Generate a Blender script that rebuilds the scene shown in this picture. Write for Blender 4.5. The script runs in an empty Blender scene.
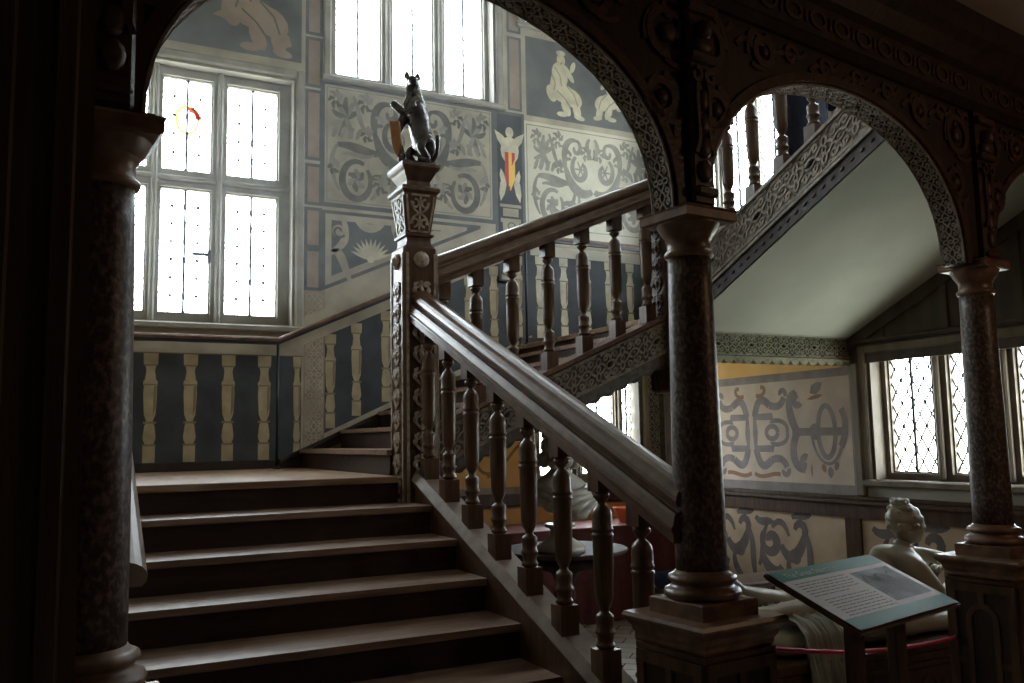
import bpy, math, random
from math import sin, cos, pi, radians, sqrt, atan2, hypot
from mathutils import Vector, Matrix
random.seed(7)
S = bpy.context.scene
COL = S.collection

# ------------------------------------------------------------------ camera, sky, exposure
cd = bpy.data.cameras.new('camera'); cam = bpy.data.objects.new('camera', cd); COL.objects.link(cam)
cd.sensor_width = 36.0; cd.lens = 879.0 / 1024 * 36; cd.clip_start = 0.05
yaw, pit, rol = radians(27.083), radians(6.289), radians(-1.036)
fw = Vector((sin(yaw)*cos(pit), cos(yaw)*cos(pit), sin(pit)))
r0 = Vector((cos(yaw), -sin(yaw), 0)); u0 = r0.cross(fw)
rr = r0*cos(rol) + u0*sin(rol); uu = -r0*sin(rol) + u0*cos(rol)
M = Matrix((rr, uu, -fw)).transposed().to_4x4(); M.translation = Vector((0, 0, 1.65))
cam.matrix_world = M
S.camera = cam
S.view_settings.view_transform = 'Standard'; S.view_settings.look = 'None'
S.view_settings.gamma = 1; S.view_settings.use_curve_mapping = False
S.view_settings.exposure = 0.0
SKY = 23.0; HAZE = 0.018
w = bpy.data.worlds.new('sky'); S.world = w; w.use_nodes = True
nt = w.node_tree; bg = nt.nodes['Background']
tc = nt.nodes.new('ShaderNodeTexCoord'); sp = nt.nodes.new('ShaderNodeSeparateXYZ')
rp = nt.nodes.new('ShaderNodeValToRGB')
nt.links.new(tc.outputs['Generated'], sp.inputs[0]); nt.links.new(sp.outputs['Z'], rp.inputs[0])
rp.color_ramp.elements[0].position = 0.0; rp.color_ramp.elements[0].color = (0.55, 0.56, 0.5, 1)
rp.color_ramp.elements[1].position = 0.06; rp.color_ramp.elements[1].color = (0.86, 0.93, 1.0, 1)
nt.links.new(rp.outputs[0], bg.inputs[0]); bg.inputs[1].default_value = SKY
cy = S.cycles
cy.use_denoising = True
cy.max_bounces = 8; cy.diffuse_bounces = 5; cy.glossy_bounces = 3; cy.transmission_bounces = 4
cy.transparent_max_bounces = 12
cy.sample_clamp_indirect = 6.0; cy.blur_glossy = 1.0
cy.caustics_reflective = False; cy.caustics_refractive = False

FZ = 0.04            # hall floor height
YA = 7.40            # far wall
XR = 5.54            # right wall
XL = 0.0             # left wall of the stair well
CEIL = 3.62          # ceiling of the hall under the landing

def portal(loc, rot, sx, sy):
    l = bpy.data.lights.new('window_daylight', 'AREA'); l.shape = 'RECTANGLE'; l.size = sx; l.size_y = sy
    l.cycles.is_portal = True
    o = bpy.data.objects.new('window_daylight', l); COL.objects.link(o); o.location = loc; o.rotation_euler = rot
# window openings in the far wall: (x0, x1, z0, z1); in the right wall: (y0, y1, z0, z1)
WIN_A = [(0.06, 1.72, 2.62, 4.80), (2.02, 3.66, 4.88, 6.44), (3.98, 5.48, 5.78, 6.60), (4.00, 5.26, 1.20, 2.26)]
WIN_R = [(3.10, 4.80, 1.29, 2.25), (5.05, 7.05, 3.60, 5.30), (3.0, 4.6, 4.6, 6.2)]
for (a, b, c, d) in WIN_A:
    portal(((a+b)/2, YA+0.36, (c+d)/2), (radians(-90), 0, 0), b-a, d-c)
for (a, b, c, d) in WIN_R:
    portal((XR+0.36, (a+b)/2, (c+d)/2), (radians(90), 0, radians(90)), b-a, d-c)
lamp = bpy.data.lights.new('hall_lamp_light', 'POINT'); lamp.energy = 20; lamp.color = (1.0, 0.66, 0.40); lamp.shadow_soft_size = 0.12
lo = bpy.data.objects.new('hall_lamp_light', lamp); COL.objects.link(lo); lo.location = (4.6, 0.2, 2.75)

# ------------------------------------------------------------------ materials
def mat(name, c1, c2=None, rough=0.6, scale=6.0, stretch=None, bump=0.0, bscale=None, metal=0.0, coat=0.0, detail=4.0, ramp=(0.35, 0.65), kind='noise', spec=0.5):
    m = bpy.data.materials.new(name); m.use_nodes = True; n = m.node_tree; b = n.nodes['Principled BSDF']
    b.inputs['Roughness'].default_value = rough; b.inputs['Metallic'].default_value = metal
    b.inputs['Coat Weight'].default_value = coat; b.inputs['Coat Roughness'].default_value = 0.25
    b.inputs['Specular IOR Level'].default_value = spec
    b.inputs['Base Color'].default_value = (*c1, 1)
    if c2 is not None or bump:
        t = n.nodes.new('ShaderNodeTexCoord'); mp = n.nodes.new('ShaderNodeMapping')
        n.links.new(t.outputs['Object'], mp.inputs[0])
        if stretch: mp.inputs['Scale'].default_value = stretch
        if kind == 'voronoi':
            tx = n.nodes.new('ShaderNodeTexVoronoi'); tx.inputs['Scale'].default_value = scale; out = tx.outputs['Distance']
        else:
            tx = n.nodes.new('ShaderNodeTexNoise'); tx.inputs['Scale'].default_value = scale; tx.inputs['Detail'].default_value = detail; out = tx.outputs['Fac']
        n.links.new(mp.outputs[0], tx.inputs['Vector'])
        if c2 is not None:
            rmp = n.nodes.new('ShaderNodeValToRGB'); e = rmp.color_ramp.elements
            e[0].position = ramp[0]; e[0].color = (*c1, 1); e[1].position = ramp[1]; e[1].color = (*c2, 1)
            n.links.new(out, rmp.inputs[0]); n.links.new(rmp.outputs[0], b.inputs['Base Color'])
        if bump:
            bt = n.nodes.new('ShaderNodeTexNoise'); bt.inputs['Scale'].default_value = bscale or scale*2; bt.inputs['Detail'].default_value = 3
            n.links.new(mp.outputs[0], bt.inputs['Vector'])
            bp = n.nodes.new('ShaderNodeBump'); bp.inputs['Strength'].default_value = bump; bp.inputs['Distance'].default_value = 0.01
            n.links.new(bt.outputs['Fac'], bp.inputs['Height']); n.links.new(bp.outputs[0], b.inputs['Normal'])
    return m

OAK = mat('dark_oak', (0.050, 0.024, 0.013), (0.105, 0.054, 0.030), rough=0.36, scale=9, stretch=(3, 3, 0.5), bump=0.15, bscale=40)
OAKB = mat('baluster_oak', (0.060, 0.030, 0.017), (0.125, 0.066, 0.036), rough=0.33, scale=9, stretch=(4, 4, 0.6), bump=0.1, bscale=40)
OAKR = mat('polished_rail_oak', (0.085, 0.042, 0.028), (0.15, 0.082, 0.055), rough=0.30, scale=14, stretch=(1, 1, 1), bump=0.03, bscale=40, coat=0.35)
CAPP = mat('reflection_pale_capping', (0.17, 0.125, 0.105), (0.27, 0.21, 0.18), rough=0.34, scale=10, bump=0.06, bscale=30, coat=0.2)  # pale grey puts the window reflection into string top and left rail
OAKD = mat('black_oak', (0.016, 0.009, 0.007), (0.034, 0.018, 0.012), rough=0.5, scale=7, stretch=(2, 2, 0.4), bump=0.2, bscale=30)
RISER = mat('backlit_riser_oak', (0.020, 0.009, 0.006), (0.042, 0.018, 0.011), rough=0.55, scale=9, stretch=(0.5, 3, 3), bump=0.15, bscale=30)  # near-black tone puts the backlit shade into the riser colour
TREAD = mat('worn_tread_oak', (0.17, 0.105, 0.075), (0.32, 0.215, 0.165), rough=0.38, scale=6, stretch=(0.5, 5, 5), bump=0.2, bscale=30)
LAND = mat('landing_boards_oak', (0.20, 0.125, 0.075), (0.38, 0.25, 0.165), rough=0.36, scale=5, stretch=(0.5, 7, 5), bump=0.2, bscale=26)
STRAP = mat('carved_strapwork', (0.23, 0.19, 0.16), (0.40, 0.35, 0.30), rough=0.55, scale=30, bump=0.3, bscale=80)
STRAPG = mat('carved_strapwork_ground', (0.045, 0.035, 0.028), (0.10, 0.08, 0.065), rough=0.7, scale=20, bump=0.3, bscale=60)
STRAPD = mat('dark_carving', (0.040, 0.020, 0.012), (0.085, 0.042, 0.026), rough=0.45, scale=25, bump=0.3, bscale=60)
STRAPO = mat('olive_carving', (0.19, 0.19, 0.13), (0.30, 0.29, 0.20), rough=0.6, scale=25, bump=0.3, bscale=60)
NEWELC = mat('worn_newel_carving', (0.22, 0.17, 0.13), (0.45, 0.37, 0.30), rough=0.42, scale=25, bump=0.4, bscale=60)
SHAFT = mat('marbled_column_paint', (0.045, 0.026, 0.021), (0.22, 0.155, 0.13), rough=0.40, scale=80, stretch=(1, 1, 0.7), detail=3, ramp=(0.44, 0.72), bump=0.1, bscale=90)
MOULD = mat('brown_marbled_moulding', (0.11, 0.058, 0.034), (0.24, 0.14, 0.085), rough=0.38, scale=14, bump=0.1, bscale=40, coat=0.1)
FRAME = mat('window_frame_stone_paint', (0.24, 0.225, 0.19), (0.34, 0.315, 0.27), rough=0.55, scale=5, bump=0.04, bscale=30)
FRAMEB = mat('window_frame_oak', (0.15, 0.12, 0.085), (0.24, 0.195, 0.14), rough=0.5, scale=7, stretch=(1, 1, 0.4), bump=0.15, bscale=30)
LEAD = mat('lead_came', (0.05, 0.05, 0.055), rough=0.6, metal=0.3)
IRON = mat('black_iron', (0.012, 0.012, 0.014), rough=0.45)
BUFF = mat('buff_wall_paint', (0.30, 0.265, 0.20), (0.44, 0.395, 0.305), rough=0.75, scale=3.5, bump=0.1, bscale=18)
BUFFP = mat('pale_buff_paint', (0.50, 0.48, 0.39), (0.60, 0.57, 0.47), rough=0.75, scale=3.5, bump=0.1, bscale=18)
BUFFL = mat('cream_painted_line', (0.55, 0.51, 0.41), rough=0.7)
GREYP = mat('grey_painted_scroll', (0.085, 0.082, 0.074), (0.145, 0.138, 0.12), rough=0.75, scale=9)
GREYL = mat('light_grey_painted_scroll', (0.20, 0.192, 0.165), (0.28, 0.268, 0.23), rough=0.75, scale=9)
SLATE = mat('slate_blue_grey_paint', (0.026, 0.030, 0.034), (0.046, 0.052, 0.058), rough=0.7, scale=4, bump=0.1, bscale=18)
SLATEL = mat('dark_grey_paint', (0.075, 0.080, 0.085), (0.12, 0.125, 0.127), rough=0.7, scale=4)
OCHB = mat('ochre_painted_baluster', (0.30, 0.235, 0.135), (0.42, 0.34, 0.21), rough=0.7, scale=8)
OCHS = mat('ochre_baluster_line', (0.20, 0.150, 0.085), rough=0.7)
PINKB = mat('brown_pink_paint', (0.26, 0.19, 0.145), (0.34, 0.26, 0.20), rough=0.75, scale=6)
TAN = mat('tan_wall_paint', (0.58, 0.46, 0.37), (0.74, 0.60, 0.49), rough=0.75, scale=3.0, bump=0.1, bscale=18)
TANB = mat('brown_tan_wall_paint', (0.46, 0.33, 0.21), (0.62, 0.46, 0.31), rough=0.75, scale=3.0, bump=0.1, bscale=18)
MAUVE = mat('mauve_grey_paint', (0.25, 0.21, 0.20), (0.34, 0.285, 0.27), rough=0.75, scale=8)
MAUVED = mat('dark_mauve_paint', (0.115, 0.088, 0.080), (0.17, 0.13, 0.115), rough=0.7, scale=8)
RUST = mat('rust_painted_detail', (0.36, 0.20, 0.11), rough=0.75)
OCHRE = mat('sunlit_ochre_paint', (0.80, 0.45, 0.12), (0.90, 0.54, 0.18), rough=0.65, scale=3, bump=0.1, bscale=18)  # ochre wall paint, brightened to carry the warm sunlight in its colour
OCHRED = mat('dark_ochre_scroll', (0.36, 0.19, 0.055), rough=0.7)  # dark scrolls painted on the ochre panels
REDP = mat('red_shield_paint', (0.45, 0.03, 0.02), rough=0.6)
GOLDP = mat('gold_shield_paint', (0.75, 0.45, 0.06), rough=0.5)
FIGP = mat('cream_painted_figure', (0.42, 0.39, 0.29), (0.60, 0.56, 0.43), rough=0.7, scale=9)
PLAST = mat('pale_green_plaster', (0.50, 0.53, 0.45), (0.57, 0.595, 0.51), rough=0.85, scale=2.5, bump=0.08, bscale=10)
CEILM = mat('grey_brown_ceiling', (0.34, 0.27, 0.22), (0.42, 0.34, 0.28), rough=0.8, scale=3)
DWALL = mat('dark_panel_wood', (0.045, 0.030, 0.020), (0.085, 0.060, 0.040), rough=0.55, scale=5, stretch=(2, 2, 0.4), bump=0.15, bscale=30)
UPW = mat('upper_wall_plaster', (0.42, 0.40, 0.34), (0.50, 0.48, 0.42), rough=0.8, scale=3)
STONE = mat('pale_plaster_sculpture', (0.30, 0.28, 0.225), (0.42, 0.395, 0.32), rough=0.42, scale=5, bump=0.1, bscale=20)
BUSTM = mat('pale_marble_bust', (0.40, 0.36, 0.29), (0.55, 0.51, 0.44), rough=0.4, scale=6, bump=0.1, bscale=20)
CLOTH = mat('grey_green_drapery', (0.20, 0.21, 0.18), (0.32, 0.33, 0.29), rough=0.5, scale=10, bump=0.3, bscale=20)
BRONZE = mat('dark_painted_leopard', (0.022, 0.019, 0.024), (0.060, 0.048, 0.050), rough=0.25, scale=26, bump=0.6, bscale=36, coat=0.5)
SHLD = mat('orange_brown_shield', (0.24, 0.10, 0.035), (0.36, 0.16, 0.06), rough=0.4, scale=10)
REDCL = mat('dark_red_cloth', (0.085, 0.012, 0.011), (0.13, 0.020, 0.018), rough=0.6, scale=20, bump=0.3, bscale=40)
REDLIT = mat('lit_red_table_top', (0.24, 0.075, 0.065), (0.30, 0.10, 0.09), rough=0.4, scale=12)  # paler red: light falling on the cloth top put into its colour
TERRA = mat('orange_bowl_glaze', (0.75, 0.20, 0.08), (0.85, 0.30, 0.14), rough=0.4, scale=12)
NAVY = mat('navy_cloth', (0.010, 0.014, 0.035), (0.016, 0.022, 0.05), rough=0.85, scale=30, bump=0.2, bscale=60)
SKIN = mat('skin', (0.55, 0.33, 0.24), rough=0.5)
HAIR = mat('brown_hair', (0.05, 0.03, 0.02), rough=0.6)
TEAL = mat('teal_print', (0.075, 0.28, 0.28), rough=0.35)
PAPER = mat('white_print', (0.80, 0.81, 0.88), rough=0.35)
INK = mat('grey_text_print', (0.20, 0.21, 0.25), rough=0.4)
WHITE = mat('white_lettering', (0.70, 0.74, 0.74), rough=0.4)
ENGR = mat('blue_grey_engraving', (0.045, 0.055, 0.085), (0.24, 0.28, 0.35), rough=0.4, scale=14, detail=8)
ROPE = mat('crimson_rope', (0.48, 0.015, 0.04), (0.62, 0.03, 0.07), rough=0.7, scale=90)
NAVYB = mat('blue_mattress_cloth', (0.03, 0.045, 0.12), rough=0.8)
TABLE = mat('dark_table_wood', (0.035, 0.020, 0.016), (0.07, 0.04, 0.03), rough=0.65, scale=9, spec=0.2)

def floor_mat():
    m = bpy.data.materials.new('chequered_stone_floor'); m.use_nodes = True; n = m.node_tree; b = n.nodes['Principled BSDF']
    t = n.nodes.new('ShaderNodeTexCoord'); mp = n.nodes.new('ShaderNodeMapping'); mp.inputs['Rotation'].default_value = (0, 0, radians(45))
    ck = n.nodes.new('ShaderNodeTexBrick'); ck.offset = 0.5; ck.inputs['Scale'].default_value = 3.2
    ck.inputs['Color1'].default_value = (0.52, 0.47, 0.42, 1); ck.inputs['Color2'].default_value = (0.38, 0.33, 0.28, 1); ck.inputs['Mortar'].default_value = (0.05, 0.04, 0.035, 1)
    ck.inputs['Mortar Size'].default_value = 0.012; ck.inputs['Brick Width'].default_value = 0.9; ck.inputs['Row Height'].default_value = 0.5
    n.links.new(t.outputs['Object'], mp.inputs[0]); n.links.new(mp.outputs[0], ck.inputs['Vector']); n.links.new(ck.outputs['Color'], b.inputs['Base Color'])
    b.inputs['Roughness'].default_value = 0.25
    return m
FLOORM = floor_mat()

def glass_mat(name='window_glass', tint=(0.96, 0.98, 0.97)):
    m = bpy.data.materials.new(name); m.use_nodes = True; n = m.node_tree; n.nodes.clear()
    o = n.nodes.new('ShaderNodeOutputMaterial'); mx = n.nodes.new('ShaderNodeMixShader'); t = n.nodes.new('ShaderNodeBsdfTransparent'); g = n.nodes.new('ShaderNodeBsdfGlossy')
    t.inputs[0].default_value = (*tint, 1); g.inputs['Roughness'].default_value = 0.05; mx.inputs[0].default_value = 0.04
    n.links.new(t.outputs[0], mx.inputs[1]); n.links.new(g.outputs[0], mx.inputs[2]); n.links.new(mx.outputs[0], o.inputs[0])
    return m
GLASS = glass_mat()
GRED = glass_mat('red_stained_glass', (0.16, 0.015, 0.01)); GYEL = glass_mat('yellow_stained_glass', (0.22, 0.14, 0.02)); GGRN = glass_mat('pale_amber_glass', (0.5, 0.42, 0.22))

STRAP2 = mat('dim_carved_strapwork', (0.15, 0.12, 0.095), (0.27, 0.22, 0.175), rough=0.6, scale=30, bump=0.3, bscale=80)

# ------------------------------------------------------------------ mesh builder
class MB:
    def __init__(s): s.v = []; s.f = []; s.mi = []; s.sm = []
    def add(s, vs, fs, mi=0, smooth=False):
        o = len(s.v); s.v += [tuple(p) for p in vs]
        for f in fs: s.f.append([i+o for i in f]); s.mi.append(mi); s.sm.append(smooth)
    def box(s, a, b, mi=0, fn=None, ch=0.0):
        x0, y0, z0 = a; x1, y1, z1 = b
        if ch > 0:      # chamfered box
            c = min(ch, (x1-x0)*0.45, (y1-y0)*0.45, (z1-z0)*0.45)
            vs = []
            for (zz, ins) in ((z0, c), (z0+c, 0), (z1-c, 0), (z1, c)):
                for (px, py) in ((x0+ins, y0+ins+ (c if ins == 0 else 0)), (x0+ins + (c if ins == 0 else 0), y0+ins), (x1-ins-(c if ins == 0 else 0), y0+ins), (x1-ins, y0+ins+(c if ins == 0 else 0)),
                                 (x1-ins, y1-ins-(c if ins == 0 else 0)), (x1-ins-(c if ins == 0 else 0), y1-ins), (x0+ins+(c if ins == 0 else 0), y1-ins), (x0+ins, y1-ins-(c if ins == 0 else 0))):
                    vs.append((px, py, zz))
            fs = [list(range(7, -1, -1)), list(range(24, 32))]
            for k in range(3):
                for i in range(8):
                    j = (i+1) % 8; fs.append([k*8+i, k*8+j, k*8+8+j, k*8+8+i])
        else:
            vs = [(x0,y0,z0),(x1,y0,z0),(x1,y1,z0),(x0,y1,z0),(x0,y0,z1),(x1,y0,z1),(x1,y1,z1),(x0,y1,z1)]
            fs = [[0,3,2,1],[4,5,6,7],[0,1,5,4],[1,2,6,5],[2,3,7,6],[3,0,4,7]]
        if fn: vs = [fn(*p) for p in vs]
        s.add(vs, fs, mi)
    def lathe(s, prof, c=(0, 0), n=24, mi=0, smooth=True, cap=True, off=0.0):
        vs = []
        for (r, z) in prof:
            for i in range(n):
                a = 2*pi*i/n + off; vs.append((c[0]+r*cos(a), c[1]+r*sin(a), z))
        fs = []
        for k in range(len(prof)-1):
            for i in range(n):
                j = (i+1) % n; fs.append([k*n+i, k*n+j, (k+1)*n+j, (k+1)*n+i])
        s.add(vs, fs, mi, smooth)
        if cap:
            o = len(s.v)-len(vs); s.f.append([o+i for i in range(n-1, -1, -1)]); s.mi.append(mi); s.sm.append(False)
            s.f.append([o+(len(prof)-1)*n+i for i in range(n)]); s.mi.append(mi); s.sm.append(False)
    def sq(s, prof, c, rot=0.0, mi=0, hy=1.0):     # square stack: prof of (half, z)
        vs = []
        for (h, z) in prof:
            for (x, y) in ((-h, -h*hy), (h, -h*hy), (h, h*hy), (-h, h*hy)):
                vs.append((c[0]+x*cos(rot)-y*sin(rot), c[1]+x*sin(rot)+y*cos(rot), z))
        fs = [[3, 2, 1, 0], [4*(len(prof)-1)+i for i in range(4)]]
        for k in range(len(prof)-1):
            for i in range(4):
                j = (i+1) % 4; fs.append([k*4+i, k*4+j, k*4+4+j, k*4+4+i])
        s.add(vs, fs, mi)
    def extr(s, poly, p0, p1, ax, mi=0, smooth=False):
        """sweep a 2D section poly [(a,b)] from p0 to p1; a along vector ax[0], b along ax[1]"""
        A, B = Vector(ax[0]), Vector(ax[1]); n = len(poly)
        vs = [Vector(p)+A*a+B*b for p in (p0, p1) for (a, b) in poly]
        fs = [[i, (i+1) % n, n+(i+1) % n, n+i] for i in range(n)]
        s.add(vs, fs, mi, smooth); o = len(s.v)-2*n
        s.f.append([o+i for i in range(n-1, -1, -1)]); s.mi.append(mi); s.sm.append(False)
        s.f.append([o+n+i for i in range(n)]); s.mi.append(mi); s.sm.append(False)
    def tube(s, pts, r, n=8, mi=0, cap=True):
        pts = [Vector(p) for p in pts]; rings = []
        for i, p in enumerate(pts):
            t = (pts[min(i+1, len(pts)-1)]-pts[max(i-1, 0)]).normalized()
            up = Vector((0, 0, 1)) if abs(t.z) < 0.95 else Vector((1, 0, 0))
            a = t.cross(up).normalized(); b = a.cross(t)
            R = r[i] if isinstance(r, (list, tuple)) else r
            rings += [p+a*R*cos(2*pi*k/n)+b*R*sin(2*pi*k/n) for k in range(n)]
        fs = []
        for i in range(len(pts)-1):
            for k in range(n):
                j = (k+1) % n; fs.append([i*n+k, i*n+j, (i+1)*n+j, (i+1)*n+k])
        if cap: fs += [list(range(n-1, -1, -1)), [(len(pts)-1)*n+k for k in range(n)]]
        s.add(rings, fs, mi, True)
    def ribbon(s, pts, wd, fn, h0=0.0, h1=0.006, mi=0, flat=False):
        """2D strip mapped by fn(u,v,h); raised from h0 to h1 (or flat at h1)"""
        n = len(pts); L = []; Rr = []
        for i, (x, y) in enumerate(pts):
            a = pts[max(i-1, 0)]; b = pts[min(i+1, n-1)]
            dx, dy = b[0]-a[0], b[1]-a[1]; l = hypot(dx, dy) or 1
            W = (wd(i/(n-1)) if callable(wd) else wd)/2
            L.append((x-dy/l*W, y+dx/l*W)); Rr.append((x+dy/l*W, y-dx/l*W))
        if flat:
            vs = [fn(*p, h1) for p in L]+[fn(*p, h1) for p in Rr]
            s.add(vs, [[i, i+1, n+i+1, n+i] for i in range(n-1)], mi); return
        vs = [fn(*p, h1) for p in L]+[fn(*p, h1) for p in Rr]+[fn(*p, h0) for p in L]+[fn(*p, h0) for p in Rr]
        fs = []
        for i in range(n-1):
            fs += [[i, i+1, n+i+1, n+i], [2*n+i, 2*n+i+1, i+1, i], [n+i, n+i+1, 3*n+i+1, 3*n+i]]
        fs += [[0, n, 3*n, 2*n], [n-1, 2*n-1, 4*n-1, 3*n-1]]
        s.add(vs, fs, mi)
    def blob(s, cx, cy, rx, ry, fn, h0=0.0, h1=0.006, mi=0, n=12, rot=0, dome=True):
        P = [(cx+rx*cos(t)*cos(rot)-ry*sin(t)*sin(rot), cy+rx*cos(t)*sin(rot)+ry*sin(t)*cos(rot)) for t in [2*pi*i/n for i in range(n)]]
        if h0 == h1:
            s.add([fn(*p, h1) for p in P], [list(range(n))], mi); return
        Q = [(cx+(p[0]-cx)*0.55, cy+(p[1]-cy)*0.55) for p in P]
        vs = [fn(*p, h0) for p in P]+[fn(*p, h0+(h1-h0)*0.6) for p in P]+[fn(*p, h1) for p in Q]
        fs = [[i, (i+1) % n, n+(i+1) % n, n+i] for i in range(n)]+[[n+i, n+(i+1) % n, 2*n+(i+1) % n, 2*n+i] for i in range(n)]+[[2*n+i for i in range(n)]]
        s.add(vs, fs, mi, dome)
    def build(s, name, mats, parent=None, loc=None, local=False):
        me = bpy.data.meshes.new(name); off = Vector((0, 0, 0))
        if local: off = Vector((0, 0, 0))
        elif parent is not None: off = wloc(parent)
        elif loc is not None: off = Vector(loc)
        me.from_pydata([Vector(p)-off for p in s.v], [], s.f)
        if not isinstance(mats, (list, tuple)): mats = [mats]
        for m in mats: me.materials.append(m)
        me.polygons.foreach_set('material_index', s.mi); me.polygons.foreach_set('use_smooth', s.sm); me.update()
        o = bpy.data.objects.new(name, me); COL.objects.link(o)
        if parent is not None: o.parent = parent
        elif loc is not None: o.location = loc
        return o
def wloc(o):
    v = Vector((0, 0, 0))
    while o is not None: v += o.location; o = o.parent
    return v
def empty(name, loc):
    o = bpy.data.objects.new(name, None); COL.objects.link(o); o.location = loc; o.empty_display_size = 0.1; return o
def tag(o, label, cat, group=None):
    o['label'] = label; o['category'] = cat
    if group: o['group'] = group
    return o
def struct(o): o['kind'] = 'structure'; return o

# ------------------------------------------------------------------ ornament vocabulary (2D)
def spiral(cx, cy, ra, rb, a0, a1, n=16):
    return [(cx+(ra+(rb-ra)*i/n)*cos(radians(a0+(a1-a0)*i/n)), cy+(ra+(rb-ra)*i/n)*sin(radians(a0+(a1-a0)*i/n))) for i in range(n+1)]
def bez(p0, p1, p2, p3, n=10):
    out = []
    for i in range(n+1):
        t = i/n; a = (1-t)**3; b = 3*t*(1-t)**2; c = 3*t*t*(1-t); d = t**3
        out.append((a*p0[0]+b*p1[0]+c*p2[0]+d*p3[0], a*p0[1]+b*p1[1]+c*p2[1]+d*p3[1]))
    return out
def ring(cx, cy, rx, ry, n=16): return [(cx+rx*cos(2*pi*i/n), cy+ry*sin(2*pi*i/n)) for i in range(n+1)]
def strap_unit():
    base = [(bez((0.5, 0.17), (0.44, 0.38), (0.30, 0.42), (0.24, 0.26)), 0.055), (spiral(0.32, 0.27, 0.10, 0.03, 180, 460, 10), 0.05),
            (bez((0.0, 0.10), (0.10, 0.12), (0.12, 0.30), (0.0, 0.34)), 0.05), (bez((0.36, 0.0), (0.22, 0.03), (0.20, 0.16), (0.10, 0.14)), 0.055),
            (bez((0.5, 0.40), (0.42, 0.46), (0.20, 0.44), (0.12, 0.38)), 0.05), (spiral(0.14, 0.40, 0.06, 0.02, 0, 270, 7), 0.04)]
    out = []
    for (p, wd) in base:
        for su in (1, -1):
            for sv in (1, -1):
                out.append(([(0.5+(x-0.5)*su, y*sv) for (x, y) in p], wd))
    out.append((ring(0.5, 0, 0.17, 0.12), 0.05)); out.append((ring(0.0, 0, 0.07, 0.08, 10), 0.04))
    return out
UNIT = strap_unit()
def strap_band(mb, fn, length, height, h=0.006, mi=0, bosses=True, bmi=1, border=True, phase=0):
    """fn(u,v,h): u along 0..length, v across -height/2..height/2"""
    n = max(1, round(length/height/1.0)); L = length/n
    for k in range(n):
        for (p, wd) in UNIT:
            mb.ribbon([((k+x)*L, y*height) for (x, y) in p], wd*height*1.15, fn, 0, h, mi)
        if bosses and (k+phase) % 2 == 0:
            mb.blob((k+0.5)*L, 0, 0.115*L, 0.075*height, fn, 0, h*2.5, bmi)
        elif bosses:
            mb.blob((k+0.5)*L, 0, 0.05*L, 0.05*height, fn, 0, h*1.5, mi)
    if border:
        for sv in (-1, 1):
            m = max(2, int(length/0.08)); mb.ribbon([(length*i/m, sv*height*0.485) for i in range(m+1)], height*0.045, fn, 0, h*1.4, mi)
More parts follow.
